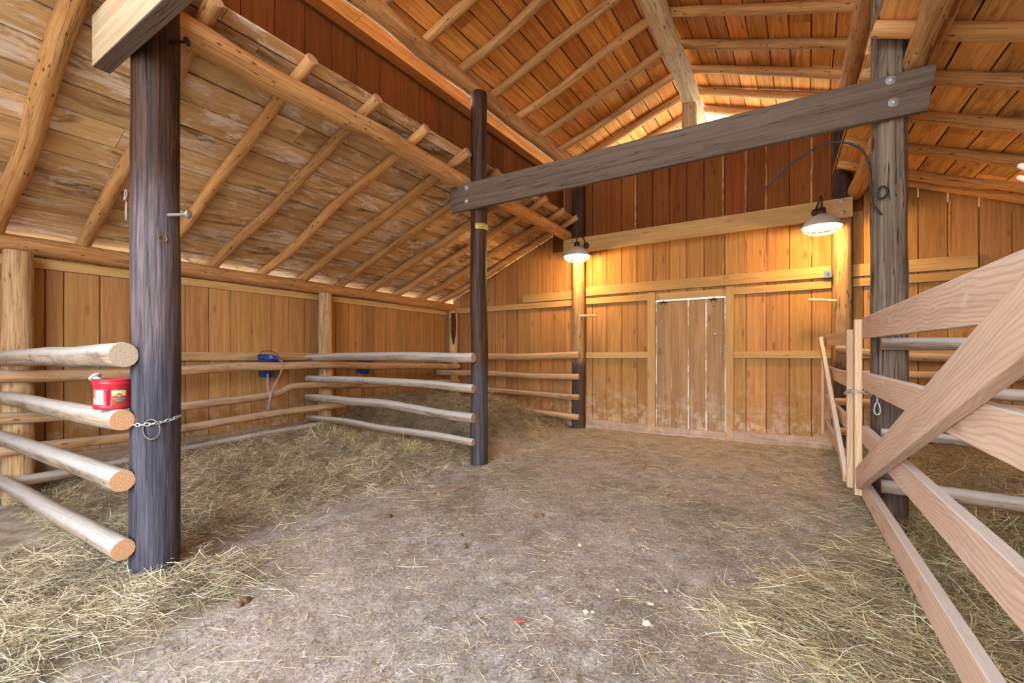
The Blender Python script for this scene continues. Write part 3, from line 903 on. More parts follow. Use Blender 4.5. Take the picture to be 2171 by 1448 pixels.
A = (-3.24, 1.17); Bp = (-3.2, 4.31); Cp = (-3.2, 7.08); D = (0.51, 4.32); E_ = (0.385, 7.08)
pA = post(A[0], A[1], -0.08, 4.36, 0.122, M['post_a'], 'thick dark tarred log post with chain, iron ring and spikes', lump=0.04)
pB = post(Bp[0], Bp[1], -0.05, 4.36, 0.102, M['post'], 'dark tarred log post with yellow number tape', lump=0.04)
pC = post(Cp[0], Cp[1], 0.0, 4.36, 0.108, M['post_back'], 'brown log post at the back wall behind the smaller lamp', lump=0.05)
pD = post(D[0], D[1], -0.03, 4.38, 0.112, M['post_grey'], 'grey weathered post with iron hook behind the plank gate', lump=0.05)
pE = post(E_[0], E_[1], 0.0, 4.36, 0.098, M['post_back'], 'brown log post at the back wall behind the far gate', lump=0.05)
post(-5.88, 4.19, 0.05, 2.23, 0.10, M['log_wall'], 'smooth pale log post at the middle of the hay stall wall', lump=0.05)
pG = post(-5.86, 7.05, 0.05, 2.22, 0.10, M['log_wall'], 'log post with dark bark scar in the far corner', lump=0.08)
post(-5.84, 1.09, 0.0, 2.23, 0.105, M['log_wall'], 'flaky barked pale log post on the hay stall wall', lump=0.12)
post(-3.24, FRONT + 0.15, -0.1, 4.36, 0.12, M['post'], 'dark log post at the barn front, hay side')
post(0.90, FRONT + 0.15, -0.1, 4.36, 0.12, M['post_grey'], 'grey log post at the barn front, gate side')

sv, sf = [], []
for i in range(17):
    q = i / 16; hw_ = 0.052 * math.sin(math.pi * min(1.0, 0.12 + q * 0.62)) * (1 - 0.75 * max(0, 0.35 - q)) if q > 0 else 0.004
    sv += [V((-hw_ - 0.004 * math.sin(i * 2.1), -0.32 + 0.62 * q, 0)), V((0, -0.32 + 0.62 * q, 0)), V((hw_ + 0.004 * math.sin(i * 1.7), -0.32 + 0.62 * q, 0))]
for i in range(16):
    sf += [(3 * i, 3 * i + 1, 3 * i + 4, 3 * i + 3), (3 * i + 1, 3 * i + 2, 3 * i + 5, 3 * i + 4)]
sc = mesh_obj('bark_scar', wrap(sv, 0.1025, math.radians(-50), 0), sf, M['bark'], Matrix.Translation((-5.86, 7.05, 1.87)))
sc.parent = pG; sc.matrix_basis = PM[pG.name].inverted() @ PM[sc.name]

# drilled hole in post A: a short dark recess with pale wood lining
hd = V((0.1472, -0.0094, 0)).normalized()
hp = V((A[0], A[1], 1.985)) + hd * 0.110
h = lathe('bored_hole', [(0.0001, 0.004), (0.014, 0.004), (0.0175, 0.009), (0.021, 0.0125), (0.0225, 0.008), (0.0225, -0.01)], M['hole'], frame(hp, hp + hd) @ Matrix.Rotation(math.pi / 2, 4, 'Y'), None, 20)
h.parent = pA; h.matrix_basis = PM[pA.name].inverted() @ PM[h.name]


# ------------------------------------------------------------------ tie planks with bolts
def tie(x0, x1, y, z0, z1, th, mat, label, bolts, z0b=None, z1b=None, skew=(0.0, 0.0)):
    zb0 = z0 if z0b is None else z0b; zb1 = z1 if z1b is None else z1b
    zc0, zc1 = (z0 + z1) / 2, (zb0 + zb1) / 2
    o = board('tie_beam', (x0, y, zc0), (x1, y, zc1), z1 - z0, th, mat, (0, -1, 0), ch=0.004, segs=10, wav=0.002, skew0=skew[0], skew1=skew[1])
    tag(o, label, 'beam')
    for bx_, bz in bolts:
        m = Matrix.Translation((bx_, y - th / 2, bz)) @ Matrix.Rotation(math.pi / 2, 4, 'X')
        b = lathe('bolt', [(0.0001, 0.014), (0.014, 0.014), (0.014, 0.004), (0.031, 0.0035), (0.031, -0.002)], M['steel'], m, o, 16)
    return o


tie(-3.50, 0.72, 4.185, 2.985, 3.285, 0.05, M['tie'], 'long grey weathered tie plank bolted across two posts over the aisle',
    [(-3.27, 3.235), (-3.27, 3.085), (0.50, 3.245), (0.515, 3.085)], skew=(0, 0.05))
tie(-3.40, 0.475, 6.95, 3.01, 3.25, 0.05, M['trim'], 'long yellow tie plank with two lamps across the back wall posts',
    [(-3.22, 3.20), (0.37, 3.21), (0.375, 3.07)])
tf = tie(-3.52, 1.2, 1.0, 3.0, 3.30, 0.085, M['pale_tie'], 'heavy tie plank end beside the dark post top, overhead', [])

tf.data.materials.append(M['tie'])                                # its underside faces take the darker tie plank material
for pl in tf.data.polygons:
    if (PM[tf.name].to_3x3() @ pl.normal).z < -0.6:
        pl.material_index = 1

# ------------------------------------------------------------------ fence rails
def rail(pts, r0, r1, label, group, mat='rail', endm=None, wob=0.03, lump=0.10):
    wob *= 0.6; lump *= 0.8
    o = log('fence_rail', pts, r0, r1, M[mat], endm or M['end'], lump=lump, wob=wob, sides=16, step=0.11)
    return tag(o, label, 'rail', group)


NTH = ['topmost', 'second', 'third', 'lowest']
for i, (z, r, lz) in enumerate([(1.315, 0.070, 1.29), (0.952, 0.060, 0.96), (0.615, 0.062, 0.62), (0.235, 0.058, 0.245)]):
    x0 = -3.19 + (0.012, -0.012, -0.008, 0.0)[i]
    rail([(x0, 1.0, z), (-5.9, 0.98, lz)], r, r * 0.9,
         '%s grey log rail nailed to the dark post beside the red can' % ('topmost', 'second', 'third', 'lowest')[i], 'front stall rails',
         'rail', M['end_grey'] if i == 0 else M['end'], wob=0.015, lump=0.07)
for i, (z, lz, r) in enumerate([(1.297, 1.292, 0.056), (0.945, 1.005, 0.05), (0.612, 0.745, 0.058), (0.34, 0.455, 0.044)]):
    rail([(-3.17, 4.17, z), (-4.5, 4.07, (z + lz) / 2 + 0.02), (-5.93, 3.94, lz)], r, r * 0.92,
         '%s pale log rail running from the tagged dark post to the wall' % NTH[i], 'middle stall rails', 'rail', wob=0.03)
for i, (z, lz, r) in enumerate([(1.338, 1.30, 0.058), (0.985, 1.02, 0.050), (0.652, 0.76, 0.048), (0.325, 0.50, 0.050)]):
    rail([(-3.12, 6.93, z), (-4.5, 6.80, (z + lz) / 2), (-5.93, 6.66, lz)], r, r * 0.95,
         '%s log rail fixed to the lamp-side back post' % NTH[i], 'back stall rails', 'rail_warm', wob=0.02)
WXR = -5.725
rail([(WXR, -0.5, 1.14), (WXR, 1.9, 1.15), (WXR, 3.4, 1.195), (WXR, 5.2, 1.165), (WXR, 7.05, 1.125)], 0.055, 0.05, 'topmost knotty rail along the hay stall wall', 'wall rails', 'rail_warm')
rail([(WXR, 0.6, 0.80), (WXR, 1.35, 0.765), (WXR, 2.26, 0.765), (WXR, 3.25, 0.815), (WXR, 3.45, 0.855), (WXR, 3.62, 0.905), (WXR, 4.3, 0.895), (WXR, 5.6, 0.86), (WXR, 7.05, 0.83)], 0.05, 0.045,
     'crooked second rail along the hay stall wall with a sharp kink', 'wall rails', 'rail_warm')
rail([(WXR, -0.5, 0.48), (WXR, 1.3, 0.51), (WXR, 2.3, 0.535), (WXR, 4.2, 0.60), (WXR, 7.05, 0.575)], 0.048, 0.045, 'third rail along the hay stall wall', 'wall rails', 'rail_warm')
rail([(WXR, -0.5, 0.20), (WXR, 1.3, 0.24), (WXR, 2.85, 0.315), (WXR, 3.6, 0.345), (WXR, 4.4, 0.36), (WXR, 7.05, 0.335)], 0.05, 0.045, 'lowest rail along the hay stall wall, half in hay', 'wall rails', 'rail')
# gated stall: rails from the grey post, and rails on the back wall there
for i, (z, lz, r) in enumerate([(1.398, 1.37, 0.043), (1.065, 1.05, 0.040), (0.765, 0.69, 0.036), (0.39, 0.385, 0.048)]):
    rail([(0.445, 4.165, z), (1.5, 4.14, (z + lz) / 2), (3.1, 4.12, lz)], r, r * 1.02, '%s round rail fixed to the grey post behind the gate' % NTH[i], 'gated stall cross rails',
         'rail' if i else 'rail', wob=0.02)
for i, (z, lz, r) in enumerate([(1.415, 1.30, 0.045), (1.10, 1.10, 0.045), (0.755, 0.76, 0.045), (0.40, 0.40, 0.045)]):
    rail([(0.30, 6.94, z), (1.2, 6.94, lz), (3.1, 6.94, lz)], r, r, '%s rail at the back wall of the gated stall' % NTH[i], 'gated stall back rails', 'rail_warm', wob=0.02)


# ------------------------------------------------------------------ plank gates
def gx(y):
    return 0.345 + 0.0140 * (4.24 - y)


ga = tag(empty('plank_gate', (gx(2.6), 2.6, 0.07)), 'big pale plank gate with wide diagonal brace, in front of the grey post', 'gate')
for zc0, zc1, wd in ((1.515, 1.447, 0.150), (1.131, 1.118, 0.122), (0.737, 0.786, 0.124), (0.342, 0.452, 0.128)):
    board('rail_board', (gx(4.30) + 0.02, 4.30, zc0), (gx(1.0) + 0.02, 1.0, zc1), wd, 0.04, M['gate'], (-1, 0, 0), ga, segs=10, wav=0.0012)
board('stile', (gx(4.24) - 0.023, 4.262, 0.295), (gx(4.24) - 0.023, 4.262, 1.578), 0.12, 0.045, M['gate_warm'], (-1, 0, 0), ga, segs=6, wav=0.001)
board('stile', (gx(1.06) - 0.023, 1.06, 0.36), (gx(1.06) - 0.023, 1.06, 1.52), 0.12, 0.045, M['gate_warm'], (-1, 0, 0), ga)
board('brace', (gx(4.19) - 0.022, 4.19, 0.415), (gx(1.13) - 0.022, 1.13, 1.425), 0.150, 0.042, M['gate'], (-1, 0, 0), ga, segs=8, wav=0.0015, skew0=-0.1, skew1=-0.04)
f0 = V((0.30, 4.40, 0)); f1 = V((0.185, 6.72, 0))
gb = tag(empty('plank_gate', (0.24, 5.5, 0.1)), 'smaller plank gate with thin brace, standing before the back wall', 'gate')
for z0, z1, wd in ((1.455, 1.505, 0.125), (1.11, 1.14, 0.125), (0.74, 0.80, 0.12), (0.38, 0.50, 0.12)):
    board('rail_board', f0 + V((0.02, 0, z0)), f1 + V((0.02, 0, z1)), wd, 0.03, M['gate_warm'], (-1, 0, 0), gb, segs=4, wav=0.001)
board('stile', (0.285, 4.44, 0.30), (0.285, 4.44, 1.515), 0.09, 0.04, M['gate_warm'], (-1, 0, 0), gb)
board('stile', (0.165, 6.64, 0.40), (0.165, 6.64, 1.55), 0.09, 0.03, M['gate_warm'], (-1, 0, 0), gb)
board('brace', (0.145, 6.62, 1.52), (0.262, 4.46, 0.36), 0.085, 0.036, M['gate_warm'], (-1, 0, 0), gb, segs=4, wav=0.001, skew0=0.06)
# chain round both gate stiles, snap hook hanging at the grey post
zc = 1.047
o = chain('gate_chain', [(0.258, 4.48, zc - 0.035), (0.27, 4.36, zc), (0.283, 4.20, zc + 0.006), (0.33, 4.183, zc + 0.006), (0.392, 4.19, zc), (0.405, 4.24, zc - 0.02)], M['steel'], 0.02, 0.0034)
tag(o, 'short steel chain looped round both gate stiles', 'chain')
sh = tag(empty('snap_hook', (0.425, 4.155, 1.07)), 'steel snap hook on short chain hanging at the grey post', 'hook')
chain('chain', [(0.425, 4.15, 1.09), (0.425, 4.15, 0.985)], M['steel'], 0.018, 0.0034, sh)
pts = [V((0.425 + math.sin(t) * (0.010 + 0.012 * (0.5 - 0.5 * math.cos(t / 1.0))), 4.15 - 0.3 * math.sin(t) * 0.012, 0.94 + 0.045 * math.cos(t))) for t in [2 * math.pi * i / 20 for i in range(20)]]
tube('snap', pts, 0.0045, M['steel'], sh, 8, True)


# ------------------------------------------------------------------ barn lamps
def lamp(lx, ly, lz, mx, mz, label, R=0.205):
    e = tag(empty('barn_lamp', (lx, ly, lz)), label, 'lamp', 'caged barn lamps')
    T = Matrix.Translation((lx, ly, lz))
    prof = [(0.034, 0.150), (0.05, 0.138), (0.095, 0.118), (0.145, 0.085), (0.178, 0.05), (0.195, 0.018), (R, -0.008), (R + 0.004, -0.012)]
    lathe('shade', prof, M['enamel'], T, e, 40)
    lathe('shade_inside', [(r - 0.004, z - 0.004) for r, z in prof], M['enamel_in'], T, e, 40)
    lathe('neck', [(0.0001, 0.222), (0.024, 0.222), (0.042, 0.212), (0.044, 0.17), (0.047, 0.165), (0.047, 0.14), (0.03, 0.138)], M['bronze'], T, e, 24)
    top = V((lx, ly, lz + 0.215)); yb = 6.925
    mount = V((mx, yb, mz))
    d = (mount - V((lx, ly, mz)))
    pts = catmull([top, top + V((0, 0, 0.10)), top + V((d.x * 0.2, d.y * 0.28, 0.165)), top + V((d.x * 0.55, d.y * 0.62, 0.12)), V((lx + d.x * 0.86, ly + d.y * 0.86, mz + 0.05)), mount], 6)
    tube('gooseneck', pts, 0.011, M['bronze'], e, 10)
    lathe('wall_mount', [(0.0001, 0.035), (0.03, 0.03), (0.048, 0.014), (0.05, 0.0), (0.05, -0.004)], M['bronze'], Matrix.Translation((mx, yb, mz)) @ Matrix.Rotation(math.pi / 2, 4, 'X'), e, 24)
    parts = []
    for k in range(8):
        a = 2 * math.pi * k / 8 + 0.2
        parts.append(tube_data([(lx + math.cos(a) * rr, ly + math.sin(a) * rr, lz + zz) for rr, zz in ((R, -0.01), (R * 0.93, -0.045), (R * 0.72, -0.078), (R * 0.4, -0.096), (0.03, -0.10))], 0.0035, 6))
    for rr, zz in ((R * 0.93, -0.045), (R * 0.66, -0.082), (0.035, -0.10)):
        parts.append(tube_data([(lx + math.cos(t) * rr, ly + math.sin(t) * rr, lz + zz) for t in [2 * math.pi * i / 28 for i in range(28)]], 0.0035, 6, True))
    multi('cage', parts, M['cage'], (lx, ly, lz - 0.05), e)
    lathe('bulb', [(0.0001, -0.045), (0.03, -0.038), (0.046, -0.015), (0.05, 0.015), (0.042, 0.045), (0.025, 0.08), (0.02, 0.12)], M['bulb'], T, e, 20)
    ld = bpy.data.lights.new('lamp_light', 'POINT')
    ld.energy = LAMP_WATTS; ld.color = LAMP_COLOR; ld.shadow_soft_size = 0.05
    lo = bpy.data.objects.new('lamp_light', ld)
    lo.matrix_world = Matrix.Translation((lx, ly, lz - 0.055))
    link(lo, e)
    return e


lamp(-3.05, 6.69, 2.905, -2.99, 3.105, 'caged barn lamp lit on the tie plank before the hay-side back post')
lamp(0.155, 6.62, 2.865, 0.10, 3.115, 'caged barn lamp lit on the tie plank above the far gate')


# ------------------------------------------------------------------ red coffee can on the second rail
can = tag(empty('coffee_can', (-3.325, 0.995, 1.010)), 'open red plastic coffee can standing on the rail by the dark post', 'can')
T = Matrix.Translation((-3.325, 0.995, 1.010))
cR, cH = 0.087, 0.168
camdir = math.atan2(-1.0, 3.335)                                  # towards the aisle


def canmod(r, z, a):                                              # finger grips: two flutes beside the front panel
    q = r
    if 0.022 < z < 0.125 and r > 0.05:
        for c in (camdir - 0.22, camdir + 1.75, camdir - 2.1):
            dd = (a - c + math.pi) % (2 * math.pi) - math.pi
            q -= 0.0055 * math.exp(-(dd / 0.10) ** 2)
    return q


prof = [(0.0001, 0.0), (cR - 0.012, 0.0), (cR - 0.003, 0.003), (cR, 0.012), (cR, 0.020), (cR - 0.003, 0.023), (cR - 0.003, 0.05), (cR - 0.003, 0.09), (cR - 0.003, 0.133), (cR + 0.001, 0.137),
        (cR + 0.003, 0.145), (cR + 0.003, 0.151), (cR - 0.001, 0.154), (cR, 0.158), (cR + 0.004, 0.160), (cR + 0.004, cH), (cR, cH)]
lathe('body', prof, M['red'], T, can, 72, mod=canmod)
lathe('inside', [(cR, cH), (cR - 0.003, cH - 0.004), (cR - 0.006, 0.012), (0.0001, 0.010)], M['red_in'], T, can, 48)
RR = cR - 0.0020


def can_print(name, vs_fs, mat, ang, z, r=RR, parent=can):
    vs0, fs0 = vs_fs
    return mesh_obj(name, wrap(vs0, r, ang, z), fs0, mat, T, parent)


fa = camdir + 0.32                                               # front panel
p = 0.0005
lab = can_print('label', patch(-0.034, 0.034, -0.047, 0.042, 10), M['brown'], fa, 0.073, RR)
PM[lab.name] = T
can_print('label_hill', patch(-0.034, 0.034, -0.005, 0.034, 10), M['yellow'], fa, 0.073, RR + p, lab)
hv, hf = [], []
for i in range(13):
    x = -0.034 + 0.068 * i / 12
    hv += [V((x, -0.006, 0)), V((x, 0.002 + 0.016 * math.exp(-(x / 0.018) ** 2), 0))]
hf = [(2 * i, 2 * i + 2, 2 * i + 3, 2 * i + 1) for i in range(12)]
can_print('label_mountain', (hv, hf), M['brown'], fa, 0.073, RR + 2 * p, lab)
can_print('label_band', patch(-0.034, 0.034, 0.034, 0.042, 10), M['navy'], fa, 0.073, RR + p, lab)
can_print('lettering', text_mesh('MAKES UP TO 240 CUPS', 0.005, 0.050), M['paper'], fa, 0.1110, RR + 2 * p, lab)
can_print('lettering', text_mesh('Folgers', 0.020, 0.050), M['paper'], fa, 0.0795, RR + 3 * p, lab)
can_print('lettering', text_mesh('CLASSIC ROAST', 0.0085, 0.054), M['cream'], fa, 0.0610, RR + 3 * p, lab)
can_print('lettering', text_mesh('MEDIUM', 0.0085, 0.030), M['cream'], fa, 0.0495, RR + 3 * p, lab)
can_print('lettering', text_mesh('GROUND COFFEE', 0.0065, 0.040), M['ink'], fa, 0.0345, RR + 3 * p, lab)
sa = camdir - 0.86                                               # side panel
lab2 = can_print('side_label', patch(-0.034, 0.034, -0.045, 0.040, 10), M['orange_print'], sa, 0.073, RR)
PM[lab2.name] = T
can_print('fact_panel', patch(-0.012, 0.032, -0.041, 0.037, 8), M['cream'], sa, 0.073, RR + p, lab2)
can_print('fact_lines', ([q for y in (0.031, 0.025, 0.019, 0.013, 0.004, -0.012, -0.018, -0.024, -0.035) for q in patch(-0.009, 0.029, y - 0.0006, y + 0.0006, 4)[0]],
                         [tuple(i + 10 * k for i in f) for k in range(9) for f in patch(0, 1, 0, 1, 4)[1]]), M['ink'], sa, 0.073, RR + 2 * p, lab2)
can_print('barcode_patch', patch(-0.032, -0.015, -0.040, -0.010, 4), M['paper'], sa, 0.073, RR + p, lab2)
can_print('barcode', ([q for k in range(9) for q in patch(-0.030, -0.017, -0.0375 + k * 0.003, -0.0375 + k * 0.003 + (0.0012 if k % 3 else 0.0018), 2)[0]],
                      [tuple(i + 6 * k for i in f) for k in range(9) for f in patch(0, 1, 0, 1, 2)[1]]), M['navy'], sa, 0.073, RR + 2 * p, lab2)
wp = tag(empty('plastic_nozzle', (-3.40, 0.955, 1.13)), 'white plastic ribbed nozzle leaning out of the red can', 'plastic nozzle')
mw = frame((-3.356, 0.992, 1.10), (-3.435, 0.945, 1.193))
mw2 = mw @ Matrix.Rotation(math.pi / 2, 4, 'Y')
lathe('spout', [(0.0001, -0.01), (0.013, -0.01)] + [(0.013 + (0.002 if i % 2 else 0), 0.01 + i * 0.008) for i in range(12)] + [(0.013, 0.122)], M['white_plastic'], mw2, wp, 16)
lathe('flange', [(0.0001, 0.130), (0.030, 0.130), (0.031, 0.126), (0.030, 0.121), (0.01, 0.121)], M['white_plastic'], mw2, wp, 20)

# ------------------------------------------------------------------ hardware on the dark front post
cx_, cy_ = A
R_ = 0.126
angs = np.linspace(math.radians(-165), math.radians(45), 16)
zz = lambda t: 0.955 - 0.035 * math.sin((t - angs[0]) / (angs[-1] - angs[0]) * math.pi)
o = chain('post_chain', [(cx_ + R_ * math.cos(t), cy_ + R_ * math.sin(t), zz(t)) for t in angs], M['steel'], 0.0155, 0.0030)
tag(o, 'steel chain slung round the dark front post', 'chain')
rc = V((cx_ + 0.118, cy_ - 0.062, 0.893))
rx = V((0.80, 0.60, 0)).normalized()
pts = [rc + rx * math.sin(t) * 0.046 + V((0.012, -0.006, 1)) * math.cos(t) * 0.056 for t in [2 * math.pi * i / 28 for i in range(28)]]
o = tube('iron_ring', pts, 0.0058, M['ring'], None, 10, True)
tag(o, 'large worn iron ring hanging on the post chain', 'ring')


def spike(p, d, L, r, hr, mat, label):
    d = V(d).normalized(); p = V(p)
    m = frame(p, p + d) @ Matrix.Rotation(math.pi / 2, 4, 'Y')
    o = lathe('spike_nail', [(0.0001, -0.03), (r, -0.02), (r * 0.95, L), (hr * 0.6, L + 0.004), (hr, L + 0.008), (hr * 0.95, L + 0.015), (hr * 0.5, L + 0.020), (0.0001, L + 0.021)], mat, m, None, 14)
    return tag(o, label, 'nail')


spike((A[0] + 0.118, A[1] + 0.028, 2.13), (0.90, 0.44, 0.0), 0.105, 0.0095, 0.025, M['rust'], 'pale grey steel spike driven in the dark front post at mid height')
spike((A[0] + 0.112, A[1] + 0.035, 3.14), (0.86, 0.51, 0.03), 0.085, 0.009, 0.026, M['iron'], 'dark iron spike in the front post just under the tie plank')
tw = tag(empty('twine_loop', (A[0] - 0.09, A[1] - 0.10, 2.12)), 'weathered twine with wooden toggle tied to the dark post', 'twine')
c0 = V((A[0] - 0.072, A[1] - 0.112, 2.215))
tube('toggle', [c0 + V((-0.035, 0.0, 0.012)), c0 + V((0.03, -0.02, -0.01))], 0.008, M['twine'], tw, 8)
multi('cord', [tube_data(catmull([c0 + V((0, 0, 0.0)), c0 + V((-0.012, -0.004, -0.05)), c0 + V((-0.004, -0.004, -0.12)), c0 + V((0.006, -0.006, -0.045)), c0 + V((0.008, -0.006, 0.0))], 5), 0.0045, 6),
               tube_data([c0 + V((math.sin(t) * 0.017, -0.008, 0.03 + math.cos(t) * 0.022)) for t in [2 * math.pi * i / 14 for i in range(14)]], 0.004, 6, True)], M['twine'], c0, tw)

# yellow number tape on the tagged post
tg = tag(empty('number_tape', (Bp[0], Bp[1], 2.80)), 'yellow embossed number tape wrapped round the dark post', 'tag')
T2 = Matrix.Translation((Bp[0], Bp[1], 2.80))
ta = math.atan2(-Bp[1], -Bp[0]) + 0.35
TR = 0.1065
lathe('tape', [(TR - 0.004, -0.034), (TR, -0.033), (TR, 0.033), (TR - 0.004, 0.034)], M['tag'], T2, tg, 24, (ta - 0.75, ta + 0.95))
for txt, z, s, wd in (('POLE NO.', 0.019, 0.026, 0.115), ('107', -0.012, 0.040, 0.085)):
    v0, f0_ = text_mesh(txt, s, wd)
    mesh_obj('lettering', wrap(v0, TR + 0.001, ta - 0.02, z), f0_, M['ink'], T2, tg)

# ------------------------------------------------------------------ hook on the grey post
hk = tag(empty('plant_hook', (0.42, 4.26, 2.6)), 'black iron crook arching from the grey post over the aisle', 'hook')
P = [(0.455, 4.205, 2.32), (0.43, 4.205, 2.36), (0.40, 4.21, 2.42), (0.395, 4.21, 2.55), (0.385, 4.21, 2.70), (0.33, 4.215, 2.83), (0.22, 4.22, 2.905), (0.10, 4.225, 2.915), (-0.03, 4.23, 2.86), (-0.15, 4.235, 2.78), (-0.24, 4.24, 2.70), (-0.268, 4.245, 2.675), (-0.285, 4.245, 2.685), (-0.283, 4.245, 2.705)]
tube('arm', catmull(P, 5), 0.0075, M['iron'], hk, 8)
rc = V((0.455, 4.185, 2.475))
tube('eye', [rc + V((math.sin(t) * 0.028, -0.012 * math.sin(t), math.cos(t) * 0.042)) for t in [2 * math.pi * i / 20 for i in range(20)]], 0.007, M['iron'], hk, 8, True)

# ------------------------------------------------------------------ pegs, box, buckets
o = log('wooden_peg', [(-3.13, 7.0, 1.985), (-2.84, 6.99, 1.975)], 0.017, 0.015, M['dowel'], M['dowel'], lump=0.12, wob=0.004, sides=10, step=0.04)
tag(o, 'pale wooden peg sticking out of the hay-side back post', 'peg')
o = log('wooden_peg', [(0.32, 6.99, 2.005), (0.02, 6.99, 2.035)], 0.017, 0.02, M['dowel'], M['dowel'], lump=0.12, wob=0.004, sides=10, step=0.04)
tag(o, 'pale wooden peg sticking out of the gate-side back post', 'peg')
jb = tag(empty('junction_box', (0.235, YB - 0.06, 2.36)), 'small grey blue electric box on the girt board beside the post', 'electric box')
board('housing', (0.235, YB - 0.065, 2.315), (0.235, YB - 0.065, 2.405), 0.085, 0.045, M['box'], (0, -1, 0), jb, ch=0.006)
board('cover', (0.235, YB - 0.09, 2.318), (0.235, YB - 0.09, 2.402), 0.08, 0.006, M['box'], (0, -1, 0), jb, ch=0.002)
board('switch', (0.235, YB - 0.097, 2.345), (0.235, YB - 0.097, 2.375), 0.014, 0.012, M['ink'], (0, -1, 0), jb)


def bucket(y, label):
    e = tag(empty('feed_bucket', (-5.90, y, 1.06)), label, 'bucket', 'blue feed buckets')
    T = Matrix.Translation((-5.90, y, 1.06)) @ Matrix.Rotation(math.radians(15), 4, 'Y')
    pr = [(0.0001, 0.0), (0.080, 0.0), (0.086, 0.006), (0.112, 0.20), (0.118, 0.245), (0.130, 0.248), (0.132, 0.262), (0.122, 0.264), (0.113, 0.25), (0.083, 0.015), (0.0001, 0.012)]
    lathe('pail', pr, M['blue'], T, e, 32)
    c = T @ V((0, 0, 0.255))
    tube('bail', catmull([c + V((0, -0.128, -0.02)), c + V((0.0, -0.115, 0.04)), c + V((-0.03, -0.05, 0.075)), c + V((-0.03, 0.05, 0.075)), c + V((0, 0.115, 0.04)), c + V((0, 0.128, -0.02))], 5), 0.004, M['iron'], e, 8)
    return e


bucket(3.33, 'blue feed bucket with chain behind the wall rail of the first stall')
bucket(4.88, 'blue feed bucket mostly hidden behind the rails of the second stall')
o = chain('bucket_chain', [(-5.76, 3.39, 1.295), (-5.665, 3.41, 1.245), (-5.655, 3.41, 1.17), (-5.66, 3.36, 1.05), (-5.66, 3.28, 0.92), (-5.66, 3.25, 0.80), (-5.66, 3.22, 0.66)], M['steel'], 0.018, 0.003)
tag(o, 'long steel chain hanging over the wall rail at the blue bucket', 'chain')
o = chain('bucket_chain', [(-5.66, 3.25, 0.80), (-5.665, 3.22, 0.95), (-5.665, 3.22, 1.09)], M['steel'], 0.016, 0.003)
tag(o, 'short chain end doubled up under the blue bucket', 'chain')

# ------------------------------------------------------------------ things lying on the floor
def lump_mesh(name, x, y, r, mat, label, cat, flat=0.6, rough=0.25, group=None, rz=0.0, stretch=1.0):
    import bmesh
    bm = bmesh.new()
    bmesh.ops.create_icosphere(bm, subdivisions=3, radius=1.0)
    sd = random.random() * 50
    for v in bm.verts:
        q = 1 + rough * noise.noise(v.co * 1.4 + V((sd, 0, 0))) + rough * 0.5 * noise.noise(v.co * 3.5 + V((0, sd, 0)))
        v.co = V((v.co.x * r * q * stretch, v.co.y * r * q, v.co.z * r * q * flat))
    me = bpy.data.meshes.new(name); bm.to_mesh(me); bm.free()
    me.materials.append(mat)
    me.polygons.foreach_set('use_smooth', [True] * len(me.polygons))
    o = bpy.data.objects.new(name, me)
    o.matrix_world = Matrix.Translation((x, y, fz(x, y) + r * flat * 0.55)) @ Matrix.Rotation(rz, 4, 'Z')
    C.objects.link(o)
    return tag(o, label, cat, group)


def on_floor(px, py):
    t = (px - 1085.5) / 979; u = (758 - py) / 979
    s_, c_ = math.sin(math.radians(32.5)), math.cos(math.radians(32.5))
    r = V((-s_ + c_ * t, c_ + s_ * t, u))
    k = (1.3 + 0.021 * 1.2) / (0.021 * r.y - r.z)
    return r.x * k, r.y * k


for (px, py, r, lab, st, rough) in ((1373, 1321, 0.021, 'biggest pale stone on the dirt, chipped and two-toned', 1.3, 0.5), (1379, 1278, 0.013, 'tan pebble beyond the biggest stone', 1.4, 0.35),
                                 (1243, 1300, 0.013, 'whitish curled pebble of the close pair', 1.2, 0.4), (1257, 1300, 0.010, 'smaller rounded pebble of the close pair', 1.0, 0.3),
                                 (1413, 1249, 0.012, 'grey white pebble beside the loose hay edge', 1.0, 0.3), (1310, 1251, 0.009, 'small white pebble in the open dirt', 1.0, 0.3),
                                 (1270, 1266, 0.008, 'tiniest white pebble between the pebble pair and open dirt', 1.0, 0.3), (1230, 1160, 0.014, 'brown tan pebble in the middle of the aisle', 1.0, 0.3)):
    x, y = on_floor(px, py)
    lump_mesh('stone', x, y, r, M['stone'], lab, 'stone', 0.7, rough, 'stones on the dirt', random.random() * 3, st)
for (px, py, r, lab) in ((985, 1163, 0.019, 'round brown dung lump in the open aisle'), (825, 1096, 0.024, 'brown clod at the end of the buried floor plank'),
                         (1148, 1094, 0.02, 'brown dung lump of the pair toward the door'), (1135, 1096, 0.016, 'smaller dung lump of the pair toward the door'),
                         (520, 1282, 0.024, 'dung lump at the edge of the hay by the dark post'), (508, 1290, 0.02, 'darker dung lump beside the hay by the dark post'),
                         (978, 1135, 0.014, 'small clod just beyond the round dung lump'), (900, 1015, 0.022, 'dark clod in the hay beside the buried plank')):
    x, y = on_floor(px, py)
    lump_mesh('dung_lump', x, y, r, M['clod'], lab, 'dung', 0.75, 0.4, 'dung lumps on the dirt')
x, y = on_floor(1100, 1321)
o = board('plastic_scrap', (x - 0.03, y - 0.01, fz(x, y) + 0.006), (x + 0.03, y + 0.012, fz(x, y) + 0.010), 0.018, 0.006, M['scrap'], (0.1, 0.1, 1), segs=4, wav=0.004)
tag(o, 'small red scrap lying on the dirt floor', 'scrap')
xa, ya = on_floor(975, 1030); xb, yb = on_floor(760, 1105)
o = board('floor_plank', (xa, ya, fz(xa, ya) + 0.006), (xb, yb, fz(xb, yb) - 0.022), 0.15, 0.03, M['old_plank'], (0, 0, 1), segs=4, wav=0.004)
